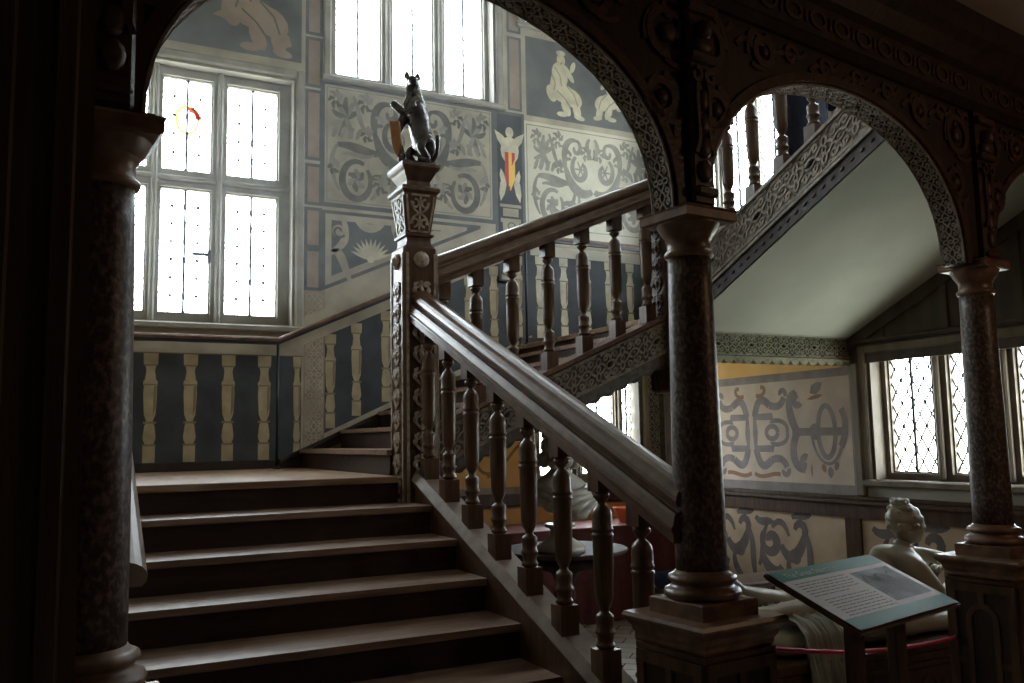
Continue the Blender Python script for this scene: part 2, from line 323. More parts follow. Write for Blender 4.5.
def tri_scroll(mirror=1):
    """half of a grotesque panel, u 0..1 (edge to centre), v 0..1; returns (pts, width, tone)"""
    o = []
    o.append((bez((0.98, 0.40), (0.80, 0.30), (0.62, 0.42), (0.56, 0.62), 14), 0.075, 0))
    o.append((bez((0.56, 0.60), (0.50, 0.80), (0.58, 0.95), (0.74, 0.92), 12), 0.05, 0))
    o.append((spiral(0.735, 0.84, 0.085, 0.03, 90, -200, 12), 0.035, 0))
    o.append((spiral(0.80, 0.62, 0.15, 0.06, 120, 430, 16), 0.045, 0))
    o.append((bez((0.60, 0.46), (0.45, 0.44), (0.30, 0.52), (0.12, 0.50), 10), 0.06, 0))
    o.append((spiral(0.34, 0.20, 0.17, 0.16, 60, 400, 20), 0.045, 0))
    o.append((bez((0.50, 0.22), (0.60, 0.30), (0.72, 0.16), (0.92, 0.24), 10), 0.045, 0))
    o.append((spiral(0.94, 0.12, 0.07, 0.03, 90, 400, 10), 0.03, 1))
    for k, a in enumerate((20, 55, 90, 125, 160, 200, 240, 290)):
        o.append((bez((0.22, 0.74), (0.22+0.05*cos(radians(a)), 0.74+0.07*sin(radians(a))), (0.22+0.12*cos(radians(a+15)), 0.74+0.12*sin(radians(a+15))), (0.22+0.17*cos(radians(a)), 0.74+0.19*sin(radians(a))), 6), 0.035, k % 2))
    for k, a in enumerate((30, 80, 130, 190, 250, 310)):
        o.append(([(0.34, 0.20), (0.34+0.06*cos(radians(a)), 0.20+0.06*sin(radians(a))), (0.34+0.11*cos(radians(a+20)), 0.20+0.10*sin(radians(a+20)))], 0.04, k % 2))
    for k, a in enumerate((0, 60, 120, 180, 240, 300)):
        o.append(([(0.80, 0.62), (0.80+0.09*cos(radians(a)), 0.62+0.09*sin(radians(a)))], 0.025, 1))
    o.append((bez((0.12, 0.50), (0.02, 0.40), (0.04, 0.22), (0.14, 0.10), 10), 0.03, 1))
    o.append((bez((0.70, 0.36), (0.66, 0.24), (0.62, 0.12), (0.50, 0.04), 8), 0.035, 1))
    o.append((bez((0.76, 0.34), (0.78, 0.22), (0.72, 0.10), (0.78, 0.03), 8), 0.03, 1))
    for (cx, cy, l) in ((0.62, 0.18, 0.10), (0.90, 0.80, 0.09), (0.10, 0.90, 0.09), (0.44, 0.90, 0.10), (0.46, 0.62, 0.08), (0.08, 0.30, 0.07), (0.60, 0.75, 0.06)):
        for a in (10, 60, 115, 170, 230, 300): o.append(([(cx+0.02*cos(radians(a)), cy+0.02*sin(radians(a))), (cx+l*0.6*cos(radians(a)), cy+l*0.7*sin(radians(a))), (cx+l*cos(radians(a+25)), cy+l*sin(radians(a+25)))], 0.028, 1 if a < 120 else 0))
    o.append((bez((0.30, 0.95), (0.40, 0.78), (0.34, 0.70), (0.50, 0.60), 8), 0.03, 1)); o.append((bez((0.96, 0.96), (0.88, 0.90), (0.92, 0.80), (0.99, 0.74), 8), 0.035, 0)); o.append((bez((0.18, 0.42), (0.30, 0.46), (0.42, 0.38), (0.54, 0.44), 8), 0.03, 1))
    for k in range(4): o.append((bez((0.06+0.09*k, 0.56), (0.10+0.09*k, 0.60), (0.08+0.09*k, 0.64), (0.13+0.09*k, 0.66), 4), 0.03, 1))
    return o
def tapered(wd): return lambda t: 1.25*wd*(0.45+0.8*sin(pi*min(1, max(0, t*0.85+0.1))))
def paint_scrolls(mb, fn, u0, v0, u1, v1, mis=(1, 2), mirror=True):
    W = (u1-u0)/(2 if mirror else 1); H = v1-v0; k = 0
    for half in ((0, 1) if mirror else (0,)):
        for (p, wd, tone) in tri_scroll():
            q = [((u0+x*W) if half == 0 else (u1-x*W), v0+y*H) for (x, y) in p]
            k += 1; mb.ribbon(q, tapered(wd*H*0.9), fn, 0, 0.0022+0.00003*k, mis[tone], flat=True)
def leafblob(mb, fn, x, y, a, l, wd, mi, h):
    c, s_ = cos(radians(a)), sin(radians(a))
    P = [(0, 0), (0.3, 0.5), (0.7, 0.42), (1, 0), (0.7, -0.42), (0.3, -0.5)]
    mb.add([fn(x+(p*l)*c-(q*wd)*s_, y+(p*l)*s_+(q*wd)*c, h) for (p, q) in P], [list(range(6))], mi)
def rect(mb, fn, u0, v0, u1, v1, h, mi): mb.add([fn(u0, v0, h), fn(u1, v0, h), fn(u1, v1, h), fn(u0, v1, h)], [[0, 1, 2, 3]], mi)
def poly(mb, fn, P, h, mi): mb.add([fn(p[0], p[1], h) for p in P], [list(range(len(P)))], mi)
def rframe(mb, fn, u0, v0, u1, v1, t, h, mi):
    rect(mb, fn, u0, v0, u1, v0+t, h, mi); rect(mb, fn, u0, v1-t, u1, v1, h, mi); rect(mb, fn, u0, v0+t, u0+t, v1-t, h, mi); rect(mb, fn, u1-t, v0+t, u1, v1-t, h, mi)
FA = lambda u, v, h: (u, YA-h, v)                 # far wall: u = x, v = z
FR = lambda u, v, h: (XR-h, u, v)                 # right wall: u = y, v = z

# ------------------------------------------------------------------ shell
def wall_holes(a0, a1, z0, z1, holes, fn):
    """fn(a, d, z): a along wall, d depth outwards 0..0.4"""
    mb = MB(); As = sorted({a0, a1, *[h[0] for h in holes], *[h[1] for h in holes]}); Zs = sorted({z0, z1, *[h[2] for h in holes], *[h[3] for h in holes]})
    for i in range(len(As)-1):
        for j in range(len(Zs)-1):
            ca, cz = (As[i]+As[i+1])/2, (Zs[j]+Zs[j+1])/2
            if any(h[0] < ca < h[1] and h[2] < cz < h[3] for h in holes): continue
            mb.box((As[i], 0, Zs[j]), (As[i+1], 0.24, Zs[j+1]), 0, fn=lambda a, d, z: fn(a, d, z))
    return mb
TOP = 6.9
wall_back = struct(wall_holes(-0.4, XR+0.4, 0.0, TOP, WIN_A, lambda a, d, z: (a, YA+d, z)).build('wall_back', BUFF))
wall_right = struct(wall_holes(-2.9, YA, 0.0, TOP, WIN_R, lambda a, d, z: (XR+d, a, z)).build('wall_right', UPW))
mb = MB(); mb.box((XL-0.4, 2.15, 0), (XL, YA, TOP)); wall_left = struct(mb.build('wall_left', BUFF))
mb = MB(); mb.box((-1.6, -2.9, 0), (-1.2, 2.15, CEIL+0.3)); struct(mb.build('wall_hall_left', DWALL))
mb = MB(); mb.box((-1.6, -3.3, 0), (XR+0.4, -2.9, CEIL+0.3)); struct(mb.build('wall_hall_back', DWALL))
mb = MB(); mb.box((-1.6, -3.3, -0.2), (XR+0.4, YA+0.4, FZ)); struct(mb.build('floor', FLOORM))
mb = MB(); mb.box((-1.6, -3.3, TOP), (XR+0.4, YA+0.4, TOP+0.2)); struct(mb.build('ceiling_stairwell', UPW))

# arcade geometry
C1, C2, C3, C4 = Vector((0.064, 2.27)), Vector((1.95, 2.43)), Vector((3.95, 2.745)), Vector((XR, 2.96))
SPR = [2.42, 2.426, 2.455, 2.455]
TH = 0.056
def arcmap(A, B):
    d = (B-A).normalized(); n = Vector((-d.y, d.x))
    return (B-A).length, (lambda s, o, z: (A.x+d.x*s+n.x*o, A.y+d.y*s+n.y*o, z))
ARCTOP = 3.70
arcade = struct(empty('wall_arcade', (C2.x, C2.y, 2.43)))
def arch_panel(A, B, sa, sb, sprA, crown, zA, zB):
    """spandrel panel between two columns; opening from s=sa..sb, springing sprA, crown height"""
    L, mp = arcmap(A, B); N = 40; c = (sa+sb)/2; a = (sb-sa)/2; b = crown-sprA
    curve = [(c-a*cos(pi*i/N), sprA+b*sin(pi*i/N)**0.88) for i in range(N+1)]
    bot = [(0, sprA)]+curve+[(L, sprA)]
    mb = MB(); nb = len(bot)
    for o in (-TH, TH):
        vs = [mp(s, o, z) for (s, z) in bot]+[mp(s, o, ARCTOP) for (s, z) in bot]
        mb.add(vs, [[i, i+1, nb+i+1, nb+i] if o < 0 else [i+1, i, nb+i, nb+i+1] for i in range(nb-1)], 0)
    vs = [mp(s, -TH, z) for (s, z) in bot]+[mp(s, TH, z) for (s, z) in bot]
    mb.add(vs, [[i+1, i, nb+i, nb+i+1] for i in range(nb-1)], 0)
    mb.build('spandrel', OAKD, arcade)
    # soffit relief: along the curve
    acc = [0]
    for i in range(N): acc.append(acc[-1]+hypot(curve[i+1][0]-curve[i][0], curve[i+1][1]-curve[i][1]))
    def sof(u, v, h):
        u = min(max(u, 0), acc[-1]-1e-6); i = max(k for k in range(N) if acc[k] <= u); t = (u-acc[i])/(acc[i+1]-acc[i])
        s = curve[i][0]*(1-t)+curve[i+1][0]*t; z = curve[i][1]*(1-t)+curve[i+1][1]*t
        dx, dz = curve[i+1][0]-curve[i][0], curve[i+1][1]-curve[i][1]; l = hypot(dx, dz)
        return mp(s+dz/l*h, v, z-dx/l*h)
    mb = MB(); strap_band(mb, sof, acc[-1], 2*TH*0.98, 0.006, 0, bosses=False); mb.build('soffit_strapwork', STRAP, arcade)
    # archivolt and spandrel carving on the hall side
    mb = MB()
    def fr(s, z, h): return mp(s, -TH-h, z)
    mb.ribbon([(c+(s-c)*1.03, sprA+(z-sprA)*1.035) for (s, z) in curve], 0.035, fr, 0, 0.012, 0)
    for side in (-1, 1):
        cx = c+side*(a+0.02)
        for (px, pz, r_) in ((cx-side*0.03, crown-0.02, 0.085), (cx-side*0.07, crown-0.26, 0.06), (c+side*a*0.62, crown+0.03, 0.05)):
            mb.ribbon(ring(px, pz, r_, r_), 0.03, fr, 0, 0.012, 0); mb.blob(px, pz, r_*0.45, r_*0.45, fr, 0, 0.022, 0)
            for k in range(3): mb.ribbon(spiral(px+side*0.02*k, pz, r_*1.3, r_*1.5, 120*k, 120*k+80, 8), 0.02, fr, 0, 0.009, 0)
        mb.ribbon(bez((cx, crown-0.35), (cx-side*0.02, crown-0.42), (cx+side*0.03, crown-0.48), (cx, crown-0.55), 8), 0.03, fr, 0, 0.01, 0)
    n = 9
    for k in range(n):      # frieze of leafy scrolls under the cornice
        u = L*(k+0.5)/n
        mb.ribbon(spiral(u, 3.135, 0.045, 0.015, 0, 400, 12), 0.018, fr, 0, 0.01, 0)
        mb.ribbon(bez((u-0.1, 3.10), (u-0.05, 3.18), (u+0.05, 3.09), (u+0.1, 3.17), 8), 0.02, fr, 0, 0.008, 0)
    mb.build('spandrel_carving', STRAPD, arcade)
    # cornice
    mb = MB()
    prof = [(TH, 3.20), (-TH-0.02, 3.20), (-TH-0.05, 3.225), (-TH-0.03, 3.25), (-TH-0.03, 3.38), (-TH-0.06, 3.40), (-TH-0.10, 3.46), (-TH-0.14, 3.50), (-TH-0.14, 3.62), (TH, 3.62)]
    n_ = len(prof); vs = [mp(s, o, z) for s in (0, L) for (o, z) in prof]
    mb.add(vs, [[i, n_+i, n_+(i+1) % n_, (i+1) % n_] for i in range(n_)], 0); mb.build('cornice', OAKD, arcade)
    mb = MB()
    def fr2(s, z, h): return mp(s, -TH-0.03-h, z)
    for k in range(int(L/0.16)):
        u = 0.08+0.16*k; mb.ribbon(ring(u, 3.315, 0.05, 0.035, 12), 0.016, fr2, 0, 0.008, 0); mb.blob(u+0.08, 3.315, 0.012, 0.03, fr2, 0, 0.01, 0, n=8)
    mb.build('cornice_carving', STRAPD, arcade)
arch_panel(C1, C2, 0.075, 1.785, SPR[0], 3.07, 0, 0)
arch_panel(C2, C3, 0.055, 1.835, SPR[2]-0.02, 3.075, 0, 0)
arch_panel(C3, C4, 0.10, 1.60, SPR[2], 3.06, 0, 0)
# upright pilaster and carved bracket figure above each column
for Cc, ang in ((C1, 4.8), (C2, 7.0), (C3, 8.4)):
    ph = radians(ang)
    def f(x, y, z, Cc=Cc, ph=ph): return (Cc.x+x*cos(ph)-y*sin(ph), Cc.y+x*sin(ph)+y*cos(ph), z)
    mb = MB()
    mb.box((-0.055, -TH-0.035, 2.44), (0.055, -TH+0.02, 3.20), 0, fn=f, ch=0.01)
    for (z, h_, r_) in ((2.47, 0.05, 0.02), (2.95, 0.07, 0.03), (3.13, 0.075, 0.03)): mb.box((-h_, -TH-0.035-r_, z), (h_, -TH+0.02, z+0.035), 0, fn=f, ch=0.008)
    def ff(x, z, h, f=f): return f(x, -TH-0.035-h, z)
    for k in range(4): mb.blob(0, 2.56+k*0.085, 0.032-0.003*k, 0.04, ff, 0, 0.02, 0)
    for sx in (-1, 1):
        mb.ribbon(bez((sx*0.045, 2.62), (0.0, 2.70), (sx*0.05, 2.80), (sx*0.02, 2.90), 8), 0.016, ff, 0, 0.014, 0)
        mb.ribbon(spiral(sx*0.035, 2.90, 0.03, 0.01, 90, 90+sx*330, 10), 0.014, ff, 0, 0.018, 0)
    mb.blob(0, 3.065, 0.03, 0.04, ff, 0, 0.05, 0); mb.blob(0, 3.01, 0.05, 0.035, ff, 0, 0.035, 0)     # carved head and shoulders
    mb.build('carved_bracket', STRAPD, arcade)
# wall above the arcade (upper gallery) and the hall ceiling
up = MB()
for A, B in ((C1, C2), (C2, C3), (C3, C4)):
    L, mp = arcmap(A, B); up.box((-0.02, -TH, CEIL+0.02), (L+0.02, TH, TOP), 0, fn=lambda s, o, z, mp=mp: mp(s, o, z))
L, mp = arcmap(C1, C2); up.box((-0.5, -TH, 2.42), (0.0, TH, TOP), 0, fn=lambda s, o, z, mp=mp: mp(s, o, z))
struct(up.build('wall_gallery', UPW))
mb = MB()
mb.add([(-1.6, -3.3, CEIL), (XR+0.4, -3.3, CEIL), (XR+0.4, C4.y-0.06, CEIL), (C3.x, C3.y-0.08, CEIL), (C2.x, C2.y-0.08, CEIL), (C1.x, C1.y-0.08, CEIL), (-1.6, 2.16, CEIL)], [[6, 5, 4, 3, 2, 1, 0]])
mb.add([(-1.6, -3.3, CEIL+0.2), (XR+0.4, -3.3, CEIL+0.2), (XR+0.4, C4.y-0.06, CEIL+0.2), (C3.x, C3.y-0.08, CEIL+0.2), (C2.x, C2.y-0.08, CEIL+0.2), (C1.x, C1.y-0.08, CEIL+0.2), (-1.6, 2.16, CEIL+0.2)], [[0, 1, 2, 3, 4, 5, 6]])
struct(mb.build('ceiling_hall', CEILM))
# dark panelled pier, left foreground
mb = MB(); x1 = 0.036
mb.box((-1.2, 1.90, FZ), (x1, 2.14, CEIL))
for k in range(7):
    xx = x1-0.03-0.11*k; mb.box((xx-0.045, 1.885, FZ), (xx, 1.90, CEIL), 0, ch=0.006)
mb.box((-1.2, 1.87, FZ), (x1+0.0, 1.90, FZ+0.25), 0, ch=0.01)
struct(mb.build('wall_pier_left', mat('pier_wood', (0.060, 0.036, 0.024), (0.11, 0.068, 0.046), rough=0.5, scale=5, stretch=(6, 2, 0.3), bump=0.15, bscale=30)))

# ------------------------------------------------------------------ haze volume added to imitate the glare veil by the upper windows
if HAZE > 0:
    mb = MB(); mb.box((XL+0.01, 5.20, 2.66), (XR-0.07, YA-0.21, TOP-0.02)); hz_ = mb.build('glare_haze', FRAME); hz_['kind'] = 'stuff'
    hm = bpy.data.materials.new('thin_glare_haze'); hm.use_nodes = True; n = hm.node_tree; n.nodes.clear()
    o_ = n.nodes.new('ShaderNodeOutputMaterial'); vs_ = n.nodes.new('ShaderNodeVolumeScatter'); vs_.inputs['Density'].default_value = HAZE; vs_.inputs['Anisotropy'].default_value = 0.55; vs_.inputs['Color'].default_value = (0.86, 0.93, 1, 1)
    n.links.new(vs_.outputs[0], o_.inputs['Volume']); hz_.data.materials.clear(); hz_.data.materials.append(hm)

# ------------------------------------------------------------------ columns
def lathe_prof(pts, z0, z1): return [(r, z0+(z1-z0)*t) for (r, t) in pts]
def column(C, ang, label, zp, zc, pedestal=True):
    ph = radians(ang); root = tag(empty('marbled_column', (C.x, C.y, FZ)), label, 'column', 'marbled columns of the arcade'); c = (C.x, C.y)
    # plinth and base
    mb = MB(); mb.sq([(0.127, zp), (0.127, zp+0.048), (0.122, zp+0.052)], c, ph); mb.build('plinth', MOULD, root)
    z = zp+0.052
    mb = MB(); mb.lathe([(0.118, z), (0.128, z+0.008), (0.131, z+0.018), (0.126, z+0.030), (0.112, z+0.036), (0.104, z+0.042), (0.102, z+0.050), (0.108, z+0.054), (0.116, z+0.062), (0.114, z+0.073), (0.102, z+0.079), (0.094, z+0.083), (0.088, z+0.092)], c, 40)
    mb.build('base', MOULD, root); zb = z+0.09
    za = zc-0.158
    mb = MB(); mb.lathe([(0.087, zb)]+[(0.087-0.012*((k/12)**1.7), zb+(za-zb)*k/12) for k in range(1, 13)], c, 40); mb.build('shaft', SHAFT, root)
    mb = MB(); mb.lathe([(0.075, za-0.002), (0.084, za+0.003), (0.088, za+0.012), (0.084, za+0.021), (0.076, za+0.025), (0.075, za+0.030), (0.076, za+0.062), (0.082, za+0.066), (0.084, za+0.074), (0.088, za+0.078), (0.098, za+0.092), (0.108, za+0.112), (0.113, za+0.124)], c, 40)
    mb.sq([(0.110, zc-0.040), (0.119, zc-0.034), (0.119, zc-0.006), (0.124, zc)], c, ph); mb.build('capital', MOULD, root)
    mb = MB(); mb.sq([(0.10, zc), (0.10, zc+0.012)], c, ph); mb.build('impost_block', OAKD, root)
    if not pedestal: return root
    ped = MB()
    ped.sq([(0.150, FZ), (0.215, FZ), (0.215, FZ+0.10), (0.205, FZ+0.115), (0.195, FZ+0.125), (0.195, FZ+0.15), (0.182, FZ+0.165), (0.170, FZ+0.19), (0.158, FZ+0.20), (0.158, zp-0.125), (0.163, zp-0.115), (0.163, zp-0.10), (0.150, zp-0.095)], c, ph)
    pd = ped.build('pedestal', OAK, root)
    cap = MB(); cap.sq([(0.150, zp-0.10), (0.160, zp-0.088), (0.160, zp-0.075), (0.170, zp-0.06), (0.172, zp-0.045), (0.186, zp-0.03), (0.194, zp-0.022), (0.196, zp-0.012), (0.190, zp)], c, ph); cap.build('pedestal_cap', MOULD, pd)
    z0, z1 = FZ+0.22, zp-0.14; mz = (z0+z1)/2; hh = (z1-z0)/2
    pn = MB()
    for q in range(4):
        a = ph+q*pi/2
        def f(u, v, h, a=a): d = 0.158+h; return (C.x+u*cos(a)+d*sin(a), C.y+u*sin(a)-d*cos(a), v)
        for (u0, v0, u1, v1) in ((-0.155, z0-0.02, -0.118, z1+0.02), (0.118, z0-0.02, 0.155, z1+0.02), (-0.118, z0-0.02, 0.118, z0+0.02), (-0.118, z1-0.02, 0.118, z1+0.02)):
            pn.box((u0, 0, v0), (u1, 0.012, v1), 0, fn=lambda x, y, zz, f=f: f(x, zz, y))
        pts = []
        for i in range(33):
            t = 2*pi*i/32; px = 0.062*cos(t); pz = sin(t); sgn = 1 if pz >= 0 else -1
            pts.append((px, mz+sgn*(hh-0.14)+0.062*pz if abs(pz) > 1e-6 else mz+(hh-0.14)*(1 if i == 0 else -1)*0))
        pts = [(0.062, mz-hh+0.15)]+[(0.062*cos(t), mz+hh-0.15+0.07*sin(t)) for t in [pi*i/10 for i in range(11)]]+[(-0.062*cos(t), mz-hh+0.15-0.07*sin(t)) for t in [pi*i/10 for i in range(11)]]
        pn.ribbon(pts, 0.026, f, 0, 0.010, 0)
        for (u, v) in ((0, mz+hh-0.045), (0, mz-hh+0.045)): pn.box((u-0.014, 0, v-0.036), (u+0.014, 0.009, v+0.036), 0, fn=lambda x, y, zz, f=f: f(x, zz, y))
        for sx in (-1, 1): pn.box((sx*0.10-0.026, 0, mz-0.014), (sx*0.10+0.026, 0.009, mz+0.014), 0, fn=lambda x, y, zz, f=f: f(x, zz, y))
    pn.build('strapwork_panel', OAK, pd)
    fld = MB()
    for q in range(4):
        a = ph+q*pi/2
        def f(u, v, h, a=a): d = 0.158+h; return (C.x+u*cos(a)+d*sin(a), C.y+u*sin(a)-d*cos(a), v)
        rect(fld, f, -0.12, z0, 0.12, z1, 0.002, 0)
    fld.build('panel_field', OAKD, pd)
    return root
column(C1, 4.8, 'dark speckled column at the left beside the black panelled pier', 1.055, SPR[0])
column(C2, 5.5, 'central marbled brown column on tall pedestal where the stair handrail ends', 1.055, SPR[1])
column(C3, 8.0, 'right-hand dark marbled column standing in front of the leaded window', 1.065, SPR[2]+0.005)

# ------------------------------------------------------------------ flights of stairs
XS = lambda y: 1.915+0.035*(4.92-y)/2.26      # line of the lower string, very slightly splayed
RS, GO = 0.155, 0.345
f1 = tag(empty('stair_flight', (0.95, 2.24, FZ)), 'lower flight of worn dark oak steps climbing to the landing', 'stairs', 'stair flights')
for k in range(9):
    z = 1.44-RS*k; y = 5.0-GO*k; zb = max(FZ, z-RS)
    xa_, xb_ = (XL+0.02, XS(y-GO)-0.062) if k < 6 else (0.27, 1.74)
    if k < 8:
        mb = MB()
        mb.extr([(0, 0), (0, -0.03), (0.012, -0.035), (GO+0.02, -0.035), (GO+0.02, 0), (0.008, 0.0)], (xa_, y-GO-0.0, z-RS), (xb_, y-GO, z-RS), ((0, 1, 0), (0, 0, 1)))
        mb.build('tread', TREAD, f1)
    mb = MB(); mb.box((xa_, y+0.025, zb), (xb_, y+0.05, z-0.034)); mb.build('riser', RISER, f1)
# landing 1
mb = MB()
n = 12
for k in range(n):
    w_ = (YA-4.995)/n; mb.box((XL, 4.995+k*w_+(0.0 if k == 0 else 0.002), 1.40), (1.78, 4.995+(k+1)*w_, 1.44), 0, ch=0.004)
struct(mb.build('floor_landing_lower', LAND))
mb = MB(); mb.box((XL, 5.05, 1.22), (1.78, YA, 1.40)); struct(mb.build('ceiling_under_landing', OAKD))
# flight 2 : along the far wall
g2 = (3.80-1.74)/6; r2 = (2.52-1.44)/7
f2 = tag(empty('stair_flight', (1.8, 6.2, 1.44)), 'middle flight of dark steps rising right along the painted far wall', 'stairs', 'stair flights')
for k in range(7):
    x = 1.76+g2*k; z = 1.44+r2*(k+1)
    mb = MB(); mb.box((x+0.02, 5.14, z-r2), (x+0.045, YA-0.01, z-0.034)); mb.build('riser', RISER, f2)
    if k < 6:
        mb = MB(); mb.extr([(0, 0), (0, -0.03), (0.012, -0.035), (g2+0.025, -0.035), (g2+0.025, 0)], (x, 5.14, z), (x, YA-0.01, z), ((1, 0, 0), (0, 0, 1))); mb.build('tread', TREAD, f2)
mb = MB(); mb.add([(1.78, 5.16, 1.22), (3.84, 5.16, 2.26), (3.84, YA, 2.26), (1.78, YA, 1.22), (1.78, 5.16, 1.26), (3.84, 5.16, 2.30), (3.84, YA, 2.30), (1.78, YA, 1.26)],
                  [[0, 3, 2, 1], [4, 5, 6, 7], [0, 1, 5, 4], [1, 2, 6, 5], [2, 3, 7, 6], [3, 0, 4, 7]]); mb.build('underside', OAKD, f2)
# landing 2
mb = MB()
for k in range(12):
    w_ = (YA-4.99)/12; mb.box((3.82, 4.99+k*w_+0.002, 2.48), (XR, 4.99+(k+1)*w_, 2.52), 0, ch=0.004)
struct(mb.build('floor_landing_upper', LAND))
mb = MB(); mb.box((3.86, 5.0, 2.33), (XR, YA, 2.48)); struct(mb.build('ceiling_under_upper_landing', PLAST))
# flight 3 : back towards the arcade over the hall
f3 = tag(empty('stair_flight', (4.7, 4.95, 2.52)), 'upper flight above the sloping white plaster soffit at the right', 'stairs', 'stair flights')
r3 = 0.157; g3 = 0.335
for k in range(6):
    y = 4.93-g3*k; z = 2.52+r3*(k+1)
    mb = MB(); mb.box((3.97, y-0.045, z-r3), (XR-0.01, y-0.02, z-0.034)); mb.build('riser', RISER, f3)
    if y-g3 > 3.03:
        mb = MB(); mb.box((3.97, y-g3-0.025, z-0.035), (XR-0.01, y, z)); mb.build('tread', TREAD, f3)
SB = lambda y: 2.565+0.452*(4.553-y)-0.006
mb = MB(); ya, yb, yc = 4.94, 2.84, 3.05
mb.add([(3.872, ya, SB(ya)), (XR-0.02, ya, SB(ya)), (XR-0.02, yc, SB(yc)), (3.872, yb, SB(yb)), (3.872, ya, SB(ya)+0.05), (XR-0.02, ya, SB(ya)+0.05), (XR-0.02, yc, SB(yc)+0.05), (3.872, yb, SB(yb)+0.05)],
       [[0, 3, 2, 1], [4, 5, 6, 7], [0, 1, 5, 4], [1, 2, 6, 5], [2, 3, 7, 6], [3, 0, 4, 7]])
so = mb.build('plaster_soffit', PLAST, f3); so['label'] = 'pale green-white plaster underside'

# scalloped carved beam under the edge of the upper landing
bm_ = tag(empty('carved_beam', (4.7, 4.96, 2.18)), 'olive carved scalloped beam below the foot of the white soffit', 'beam')
mb = MB(); mb.box((3.97, 4.95, 2.20), (XR, 5.02, 2.40)); mb.build('beam', STRAPG, bm_)
mb = MB(); fb = lambda u, v, h: (3.97+u, 4.95-h, 2.305+v)
strap_band(mb, fb, XR-3.97, 0.155, 0.006, 0, True, 1, True, 1)
mb.box((3.97, 4.93, 2.200), (XR, 4.95, 2.218)); mb.box((3.97, 4.925, 2.388), (XR, 4.95, 2.405))
n = 17; Ls = (XR-3.97)/n
for k in range(n):
    cx = 3.97+Ls*(k+0.5); P = [(cx+Ls/2*cos(pi+pi*i/8), 2.202+0.034*sin(pi+pi*i/8)) for i in range(9)]
    mb.add([(x, 4.945, z) for (x, z) in P]+[(x, 5.0, z) for (x, z) in P], [list(range(9)), list(range(17, 8, -1))]+[[i+1, i, 9+i, 10+i] for i in range(8)], 0)
mb.build('strapwork', [STRAPO, OAKD], bm_)

# ------------------------------------------------------------------ turned balusters
BP = [(0.0, 0.70), (0.008, 0.85), (0.02, 0.98), (0.035, 0.85), (0.045, 0.76), (0.085, 0.82), (0.10, 0.98), (0.112, 0.98), (0.125, 0.82), (0.17, 0.86), (0.20, 0.90), (0.215, 0.80), (0.228, 0.50), (0.245, 0.44), (0.262, 0.54),
      (0.285, 0.74), (0.33, 0.90), (0.50, 0.98), (0.62, 1.0), (0.70, 1.0), (0.712, 1.08), (0.724, 1.10), (0.732, 0.96), (0.742, 0.96), (0.750, 1.10), (0.762, 1.08), (0.772, 1.0), (0.84, 1.0), (0.875, 0.92), (0.90, 0.66), (0.915, 0.42), (0.93, 0.40), (0.945, 0.60), (0.965, 0.86), (0.985, 0.80), (1.0, 0.6)]
def baluster_mesh(H, R=0.041, bb=0.105, tb=0.10, skew=0.0, axis='y', ext=0.03, sq=0.043):
    """square foot + turned body + square head; foot at z=0, head at H. skew = slope of the string along axis"""
    mb = MB()
    def fn(x, y, z):
        t = (y if axis == 'y' else x)*skew
        if z <= 0.0: return (x, y, z+t-0.0)
        if z >= H-1e-6: return (x, y, z+t)
        return (x, y, z)
    mb.box((-sq, -sq, -ext if not skew else 0.0), (sq, sq, bb), 0, fn=fn)
    mb.lathe([(R*r, bb+(H-bb-tb)*t) for (t, r) in BP], (0, 0), 16)
    mb.box((-sq*0.92, -sq*0.92, H-tb), (sq*0.92, sq*0.92, H), 0, fn=fn)
    return mb
def rail_section(W=0.11):
    return [(-W, 0.0), (-W, 0.030), (-W-0.008, 0.040), (-W-0.008, 0.052), (-W, 0.060), (-W*0.93, 0.085), (-W*0.86, 0.098), (-W*0.70, 0.100), (-W*0.60, 0.108), (-W*0.62, 0.122)] + \
           [(0.066*cos(a), 0.138+0.056*sin(a)) for a in [radians(200-220*i/12) for i in range(13)]] + \
           [(W*0.62, 0.122), (W*0.60, 0.108), (W*0.70, 0.100), (W*0.86, 0.098), (W*0.93, 0.085), (W, 0.060), (W+0.008, 0.052), (W+0.008, 0.040), (W, 0.030), (W, 0.0)]
# --- balustrade 1 (lower flight): centre X 1.91
RU1 = lambda y: 1.292+0.427*(y-2.43)          # rail underside
ST1 = lambda y: 1.325+0.388*(y-4.536)          # string top
b1 = tag(empty('balustrade', (1.91, 3.7, ST1(3.7))), 'lower balustrade descending from the leopard newel to the central column', 'balustrade', 'stair balustrades')
mb = MB(); mb.extr(rail_section(0.082), (1.915, 2.425, RU1(2.425)), (1.915, 4.93, RU1(4.93)), ((1, 0, 0), (0, 0, 1)), smooth=False); mb.build('handrail', OAKR, b1)
mb = MB()
mb.extr([(-0.060, -0.05), (0.078, -0.055), (0.078, -0.32), (-0.060, -0.32)], (XS(2.66), 2.66, ST1(2.66)), (1.915, 4.92, ST1(4.92)), ((1, 0, 0), (0, 0, 1)))
mb.build('string_board', OAK, b1); mb = MB()
mb.extr([(-0.072, -0.068), (-0.078, -0.055), (-0.072, -0.042), (-0.052, 0.0), (0.066, 0.0), (0.085, -0.05), (0.085, -0.07)], (XS(2.66), 2.66, ST1(2.66)), (1.915, 4.92, ST1(4.92)), ((1, 0, 0), (0, 0, 1)))
mb.build('string_capping', CAPP, b1)
for y in [4.83, 4.536, 4.232, 3.918, 3.606, 3.300, 2.990, 2.725]:
    o = baluster_mesh(RU1(y)-ST1(y)+0.004, skew=0.40, axis='y').build('baluster', OAKB, b1, local=True); o.location = Vector((1.915, y, ST1(y)))-b1.location
